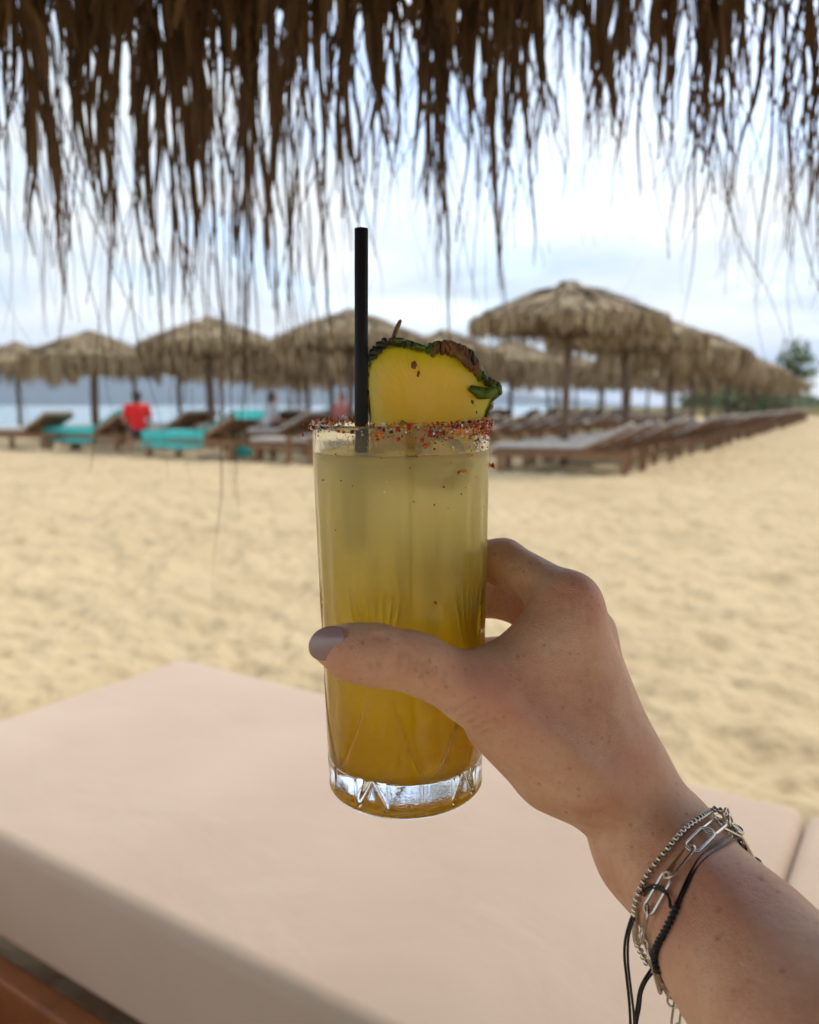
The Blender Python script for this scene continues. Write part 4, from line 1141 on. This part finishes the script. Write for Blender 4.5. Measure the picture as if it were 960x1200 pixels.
bl = t.noise(28, 3, 0.5, co); c = t.mix(t.mr(bl, 0.52, 0.72, 0, 0.30), c, (0.66, 0.30, 0.21))
c = t.mix(t.math('MULTIPLY', t.attr('line'), 0.35), c, (0.40, 0.17, 0.10))  # crease tint: slight reddening, plus fold shade put into the skin colour
c = t.mix(t.math('MULTIPLY', t.attr('mole'), 0.75), c, (0.24, 0.075, 0.04))
cell = t.N('ShaderNodeTexVoronoi', {'Vector': co, 'Scale': 1100.0}, feature='DISTANCE_TO_EDGE').outputs['Distance']
t.P(Base_Color=c, Roughness=t.mr(fine, 0.3, 0.7, 0.42, 0.58), Subsurface_Weight=0.20, Subsurface_Scale=0.002, Subsurface_Radius=(1.0, 0.35, 0.18))
b1 = t.bump(t.mr(cell, 0, 0.25), 0.4, 0.0004); t.bump(t.noise(260, 6, 0.7, co), 0.55, 0.0014, b1)
M_skin = t.m
me = to_mesh('person', v, f, M_skin)
red = np.zeros(len(v)); mole = np.zeros(len(v)); lin = np.zeros(len(v))
for a, b, dep, w in LINE:
    if 0 < dep and w < 0.001: lin += np.exp(-(cone(v, a, b, 0, 0) / 0.0008) ** 2) * min(1, dep / 0.0004)
for (px, py, s, a_) in ((690, 690, 0.009, 1), (700, 722, 0.007, .7), (660, 690, 0.008, .5), (590, 815, 0.012, .8), (560, 800, 0.012, .6), (660, 835, 0.013, .5), (735, 880, 0.013, .6), (470, 780, 0.010, .5), (620, 830, 0.012, .5),
                        (390, 775, 0.010, .5), (860, 1030, 0.016, .5), (795, 1085, 0.012, .5), (905, 1010, 0.012, .5), (760, 905, 0.012, .6), (830, 1050, .02, .3)):
    q = surf(px, py)
    if q is not None: red += a_ * np.exp(-(np.linalg.norm(v - q, axis=1) / s) ** 2)
for (px, py, s) in ((728, 896, 1.5), (600, 841, 1.1), (645, 835, .8), (648, 822, .9), (620, 812, .8), (636, 741, .8), (642, 735, .9), (655, 738, .8), (650, 765, .9), (687, 709, .9), (647, 673, .8), (622, 660, .8), (425, 753, 1.3),
                     (488, 786, 1.2), (503, 774, 1.1), (494, 793, 1.), (545, 785, .8), (805, 954, 1.2), (843, 1068, 1.4), (892, 1030, 1.8), (912, 1045, 1.3), (865, 1012, 1.2), (917, 1138, 1.3), (841, 1100, 1.4), (690, 785, .9), (672, 800, .8), (700, 850, .9), (665, 870, .9)):
    q = surf(px, py)
    if q is not None: mole += 0.8 * np.exp(-(np.linalg.norm(v - q, axis=1) / (s * 0.00062)) ** 2)
for nm, arr in (('red', red), ('mole', mole), ('line', lin)):
    at_ = me.attributes.new(nm, 'FLOAT', 'POINT'); at_.data.foreach_set('value', np.clip(arr, 0, 1).astype(np.float32))
arm = link('person', me)
tag(arm, 'person whose bare forearm reaches in from the lower right to grip the glass', 'person')
# thumbnail: a curved plate lying on the thumb tip
M_nail = NT('mauve nail varnish'); M_nail.P(Base_Color=(0.36, 0.24, 0.24), Roughness=0.22, Coat_Weight=0.7, Coat_Roughness=0.08); M_nail = M_nail.m
mb = MB(); nu, nv_ = 22, 22; vs = []; ok = True
for i in range(nu):
    for j in range(nv_):
        a_, b_ = i / (nu - 1) * 2 - 1, j / (nv_ - 1) * 2 - 1
        # squarish oval, cuticle to the right, free edge to the left
        ex = a_ * math.sqrt(1 - 0.42 * b_ * b_); ey = b_ * math.sqrt(1 - 0.38 * a_ * a_ * (1.5 if a_ < 0 else 0.7))
        px = 383.0 + ex * 20.5 - ey * 2.0; py = 754.0 + ey * 19.0 + ex * 0.0 + (ex * -2.0)
        vs.append(P(px, py, 0.2872 - 0.0020 * ex + 0.0020 * ey * ey + 0.0008 * ex * ex))
mb.add(vs, [(i * nv_ + j, i * nv_ + j + 1, (i + 1) * nv_ + j + 1, (i + 1) * nv_ + j) for i in range(nu - 1) for j in range(nv_ - 1)])
o = mb.build('thumbnail', M_nail, arm, smooth=True); s_ = o.modifiers.new('s', 'SOLIDIFY'); s_.thickness = 0.0009; s_.offset = 0

# ---------------------------------------------------------------- bracelets
M_silver = NT('tarnished silver'); M_silver.P(Base_Color=(0.62, 0.58, 0.52), Metallic=1.0, Roughness=0.22); M_silver = M_silver.m
M_cord = simple('black waxed cord', (0.010, 0.010, 0.014), 0.45, 0.2, 400, bump=0.4, bd=0.0005)
AX0, AX1 = P(772, 992, 0.317), P(868, 1118, 0.270); AXD = (AX1 - AX0) / np.linalg.norm(AX1 - AX0)
def on_skin(pts, off):
    out = []
    for q in pts:
        s = surf(q[0], q[1]) if len(q) == 2 else P(*q)
        if s is None: s = P(q[0], q[1], 0.30)
        if len(q) == 2: s = s + grad(hand, s[None], 2e-4)[0] * off
        out.append(s)
    return np.array(out)
def wrap(p, q, off, n=26, swing=None):
    """from p round the hidden side of the arm to q"""
    c = (p + q) / 2; c = AX0 + AXD * np.dot(c - AX0, AXD); va, vb = p - c, q - c
    ta, tb = np.dot(va, AXD), np.dot(vb, AXD); va = va - AXD * ta; vb = vb - AXD * tb
    e1 = va / np.linalg.norm(va); e2 = np.cross(AXD, e1)
    ab = math.atan2(vb @ e2, vb @ e1)
    away = np.array((0.1, 1, 0)) ; mid1 = e1 * math.cos(ab / 2) + e2 * math.sin(ab / 2)
    if mid1 @ away < 0: ab = ab - 2 * PI if ab > 0 else ab + 2 * PI
    out = []
    for s in np.linspace(0, 1, n)[1:-1]:
        an = ab * s; dr = e1 * math.cos(an) + e2 * math.sin(an); o = c + AXD * (ta + (tb - ta) * s); r = 0.0
        for _ in range(40): r -= hand((o + dr * r)[None])[0] * 0.9
        out.append(o + dr * (r + off))
    return np.array(out)
def smooth_path(p, step, closed=False):
    q = dense(p if not closed else np.vstack([p, p[:1]]), 10)
    L = np.concatenate([[0], np.cumsum(np.linalg.norm(np.diff(q, axis=0), axis=1))])
    n = max(4, int(round(L[-1] / step))); s = np.linspace(0, L[-1], n + 1)
    return np.stack([np.interp(s, L, q[:, i]) for i in range(3)], 1)
# silver beads
vis = on_skin([(846, 958), (838, 952), (830, 954), (819, 963), (805, 974), (792, 989), (784, 1000), (773, 1014), (764, 1027), (757, 1040), (752, 1054), (749, 1069), (749, 1085), (750, 1100), (756, 1114), (766, 1128)], 0.0016)
lo_ = wrap(vis[-1], vis[0], 0.0014)
path = smooth_path(np.vstack([vis, lo_]), 0.00235, True)[:-1]
br = empty('bead_bracelet', path[0]); tag(br, 'string of small silver beads, the bracelet nearest the hand', 'bracelet')
mb = MB(); v_ = []; nb, mb_ = 10, 7
for i in range(mb_ + 1):
    for j in range(nb): a_ = PI * i / mb_; b_ = 2 * PI * j / nb; v_.append((math.sin(a_) * math.cos(b_), math.sin(a_) * math.sin(b_), math.cos(a_) * 0.8))
mb.add(np.array(v_) * 0.00132, [(i * nb + j, (i + 1) * nb + j, (i + 1) * nb + (j + 1) % nb, i * nb + (j + 1) % nb) for i in range(mb_) for j in range(nb)])
bead_me = mb.mesh('bead', M_silver, True)
for i, q in enumerate(path):
    o = link('bead', bead_me, br, Vector(q - path[0])); tdir = Vector(path[(i + 1) % len(path)] - path[i - 1])
    o.rotation_euler = tdir.to_track_quat('Z', 'Y').to_euler()
m_ = MB(); m_.tube(path - path[0], 0.0003, 5, closed=True); m_.build('thread', M_cord, br)
# paperclip chain
def link_mesh(L, Wd, r):
    q = []; h = L / 2 - Wd / 2
    for k_ in range(13): a_ = -PI / 2 + PI * k_ / 12; q.append((Wd / 2 * math.sin(a_ + PI / 2) * 0 + math.cos(a_) * Wd / 2 + h, math.sin(a_) * Wd / 2, 0))
    for k_ in range(13): a_ = PI / 2 + PI * k_ / 12; q.append((math.cos(a_) * Wd / 2 - h, math.sin(a_) * Wd / 2, 0))
    return MB().tube(q, r, 8, closed=True).mesh('chain_link', M_silver, True)
LK = link_mesh(0.0150, 0.0050, 0.00055); SK = link_mesh(0.0062, 0.0042, 0.00045)
vis = on_skin([(862, 978), (850, 966), (838, 970), (824, 985), (810, 1001), (797, 1018), (788, 1030), (780, 1043), (772, 1056), (766, 1070), (762, 1086), (760, 1102), (765, 1118), (774, 1133)], 0.0014)
lo_ = wrap(vis[-1], vis[0], 0.0014)
dens_ = smooth_path(np.vstack([vis, lo_]), 0.0130, True)[:-1]
ch = empty('chain_bracelet', dens_[0]); tag(ch, 'silver chain bracelet of long open links between the beads and the black cord', 'bracelet')
for i, q in enumerate(dens_):
    nx = dens_[(i + 1) % len(dens_)]; mid = (q + nx) / 2; x_ = nx - q; x_ = x_ / np.linalg.norm(x_)
    nrm_ = grad(hand, mid[None], 3e-4)[0]; nrm_ = nrm_ - x_ * (nrm_ @ x_); nrm_ /= np.linalg.norm(nrm_)
    hgt = hand(mid[None])[0]; mid = mid - nrm_ * min(hgt - 0.0012, 0)
    y_ = np.cross(nrm_, x_); tw = 0.30 if i % 2 else -0.12
    y2 = y_ * math.cos(tw) + nrm_ * math.sin(tw); z2 = np.cross(x_, y2)
    o = link('chain_link', LK, ch); o.matrix_local = Matrix.Translation(Vector(mid - dens_[0])) @ Matrix(np.stack([x_, y2, z2], 1).tolist()).to_4x4()
# clasp rings at the top edge and the hanging extension links
for (px, py, rx) in ((841, 962, 0.3), (852, 968, 1.2), (860, 975, 0.5), (847, 960, 1.5)):
    q = on_skin([(px, py)], 0.0020)[0]; o = link('clasp_ring', SK, ch, Vector(q - dens_[0])); o.rotation_euler = (rx, rx * 0.7, 0.8)
for (px, py, d_, L_, rz_) in ((765, 1112, 0.292, 1, 0.9), (758, 1098, 0.290, 1, 0.4), (767, 1122, 0.290, 1, 1.8)):
    o = link('clasp_ring', SK, ch, Vector(P(px, py, d_) - dens_[0])); o.rotation_euler = (1.3, rz_, 0.3)
for (px, py) in ((790.5, 1163), (793, 1190), (795, 1218)):
    o = link('chain_link', LK, ch, Vector(P(px, py, 0.285) - dens_[0])); o.rotation_euler = (PI / 2 + (0.5 if px < 792 else 1.2), PI / 2 + 0.08, 0.0)
    o.scale = (0.75, 0.75, 0.9)
# black cord, doubled, with sliding knot and loose ends
cord = MB()
c1 = on_skin([(872, 988), (864, 984), (855, 988), (832, 1004), (814, 1025), (803, 1047), (795, 1066), (786, 1086), (777, 1104), (771, 1122)], 0.0006)
c2 = on_skin([(862, 979), (852, 981), (841, 989), (823, 1005), (810, 1025), (800, 1047), (793, 1064), (784, 1084), (774, 1103), (768, 1122)], 0.0007)
for c_ in (c1, c2):
    p_ = smooth_path(np.vstack([c_, wrap(c_[-1], c_[0], 0.0007)]), 0.0015, True)[:-1]; cord.tube(p_, 0.00042, 8, closed=True)
org = c1[0]
cb_ = empty('cord_bracelet', org); tag(cb_, 'thin doubled black cord bracelet with a sliding knot and loose hanging ends', 'bracelet')
cord.v = [q - org for q in cord.v]; cord.build('cord', M_cord, cb_, smooth=True)
kn = MB(); kp = smooth_path(on_skin([(797, 1062), (790, 1078), (782, 1094), (774, 1109), (771, 1124), (775, 1140)], 0.0012), 0.0003)
s_ = np.arange(len(kp)); tn = np.gradient(kp, axis=0); tn /= np.linalg.norm(tn, axis=1)[:, None]; ua = np.cross(tn, (0, 0, 1)); ua /= np.linalg.norm(ua, axis=1)[:, None]; ub = np.cross(tn, ua)
hel = kp + 0.0008 * (np.cos(s_ * 1.1)[:, None] * ua + np.sin(s_ * 1.1)[:, None] * ub); kn.tube(hel, 0.00055, 6)
kn.tube(kp, 0.0008, 8)
kn.v = [q - org for q in kn.v]; kn.build('knot', M_cord, cb_, smooth=True)
def strand(pts, r=0.0005):
    m = MB(); p_ = smooth_path(on_skin(pts, 0.0016), 0.0012); m.tube(p_ - org, r, 7); m.build('loose_end', M_cord, cb_, smooth=True)
strand([(790, 1066), (787, 1052), (776, 1041), (762, 1042), (752, 1053, 0.2835), (742, 1071, 0.283), (734, 1096, 0.283), (732, 1120, 0.284), (735, 1150, 0.285), (738, 1180, 0.286), (740, 1225, 0.288)])
strand([(791, 1067), (788, 1054), (775, 1044), (763, 1046), (753, 1058, 0.2825), (744, 1075, 0.282), (737, 1098, 0.282), (736, 1125, 0.283), (739, 1155, 0.284), (743, 1190, 0.286), (744, 1225, 0.288)], 0.00045)
strand([(772, 1112), (768, 1124), (764, 1134, 0.289), (756, 1147, 0.288), (750, 1160, 0.288), (747, 1178, 0.288), (744, 1200, 0.289), (743, 1225, 0.29)], 0.00055)
strand([(774, 1112), (770, 1126), (766, 1138, 0.290), (758, 1149, 0.289), (752, 1163, 0.289), (750, 1180, 0.289), (746, 1202, 0.289), (746, 1225, 0.29)], 0.00048)

# ---------------------------------------------------------------- the air over the bay
hz = MB().box((0, 0, 175), (12400, 12400, 356))
M_haze = bpy.data.materials.new('sea haze'); M_haze.use_nodes = True
hn = M_haze.node_tree.nodes; hn.clear(); pv = hn.new('ShaderNodeVolumePrincipled'); ho = hn.new('ShaderNodeOutputMaterial')
pv.inputs['Color'].default_value = (0.62, 0.76, 1.0, 1); pv.inputs['Density'].default_value = 0.00020; pv.inputs['Anisotropy'].default_value = 0.2
M_haze.node_tree.links.new(pv.outputs[0], ho.inputs['Volume'])
tag(hz.build('haze', M_haze), kind='stuff')
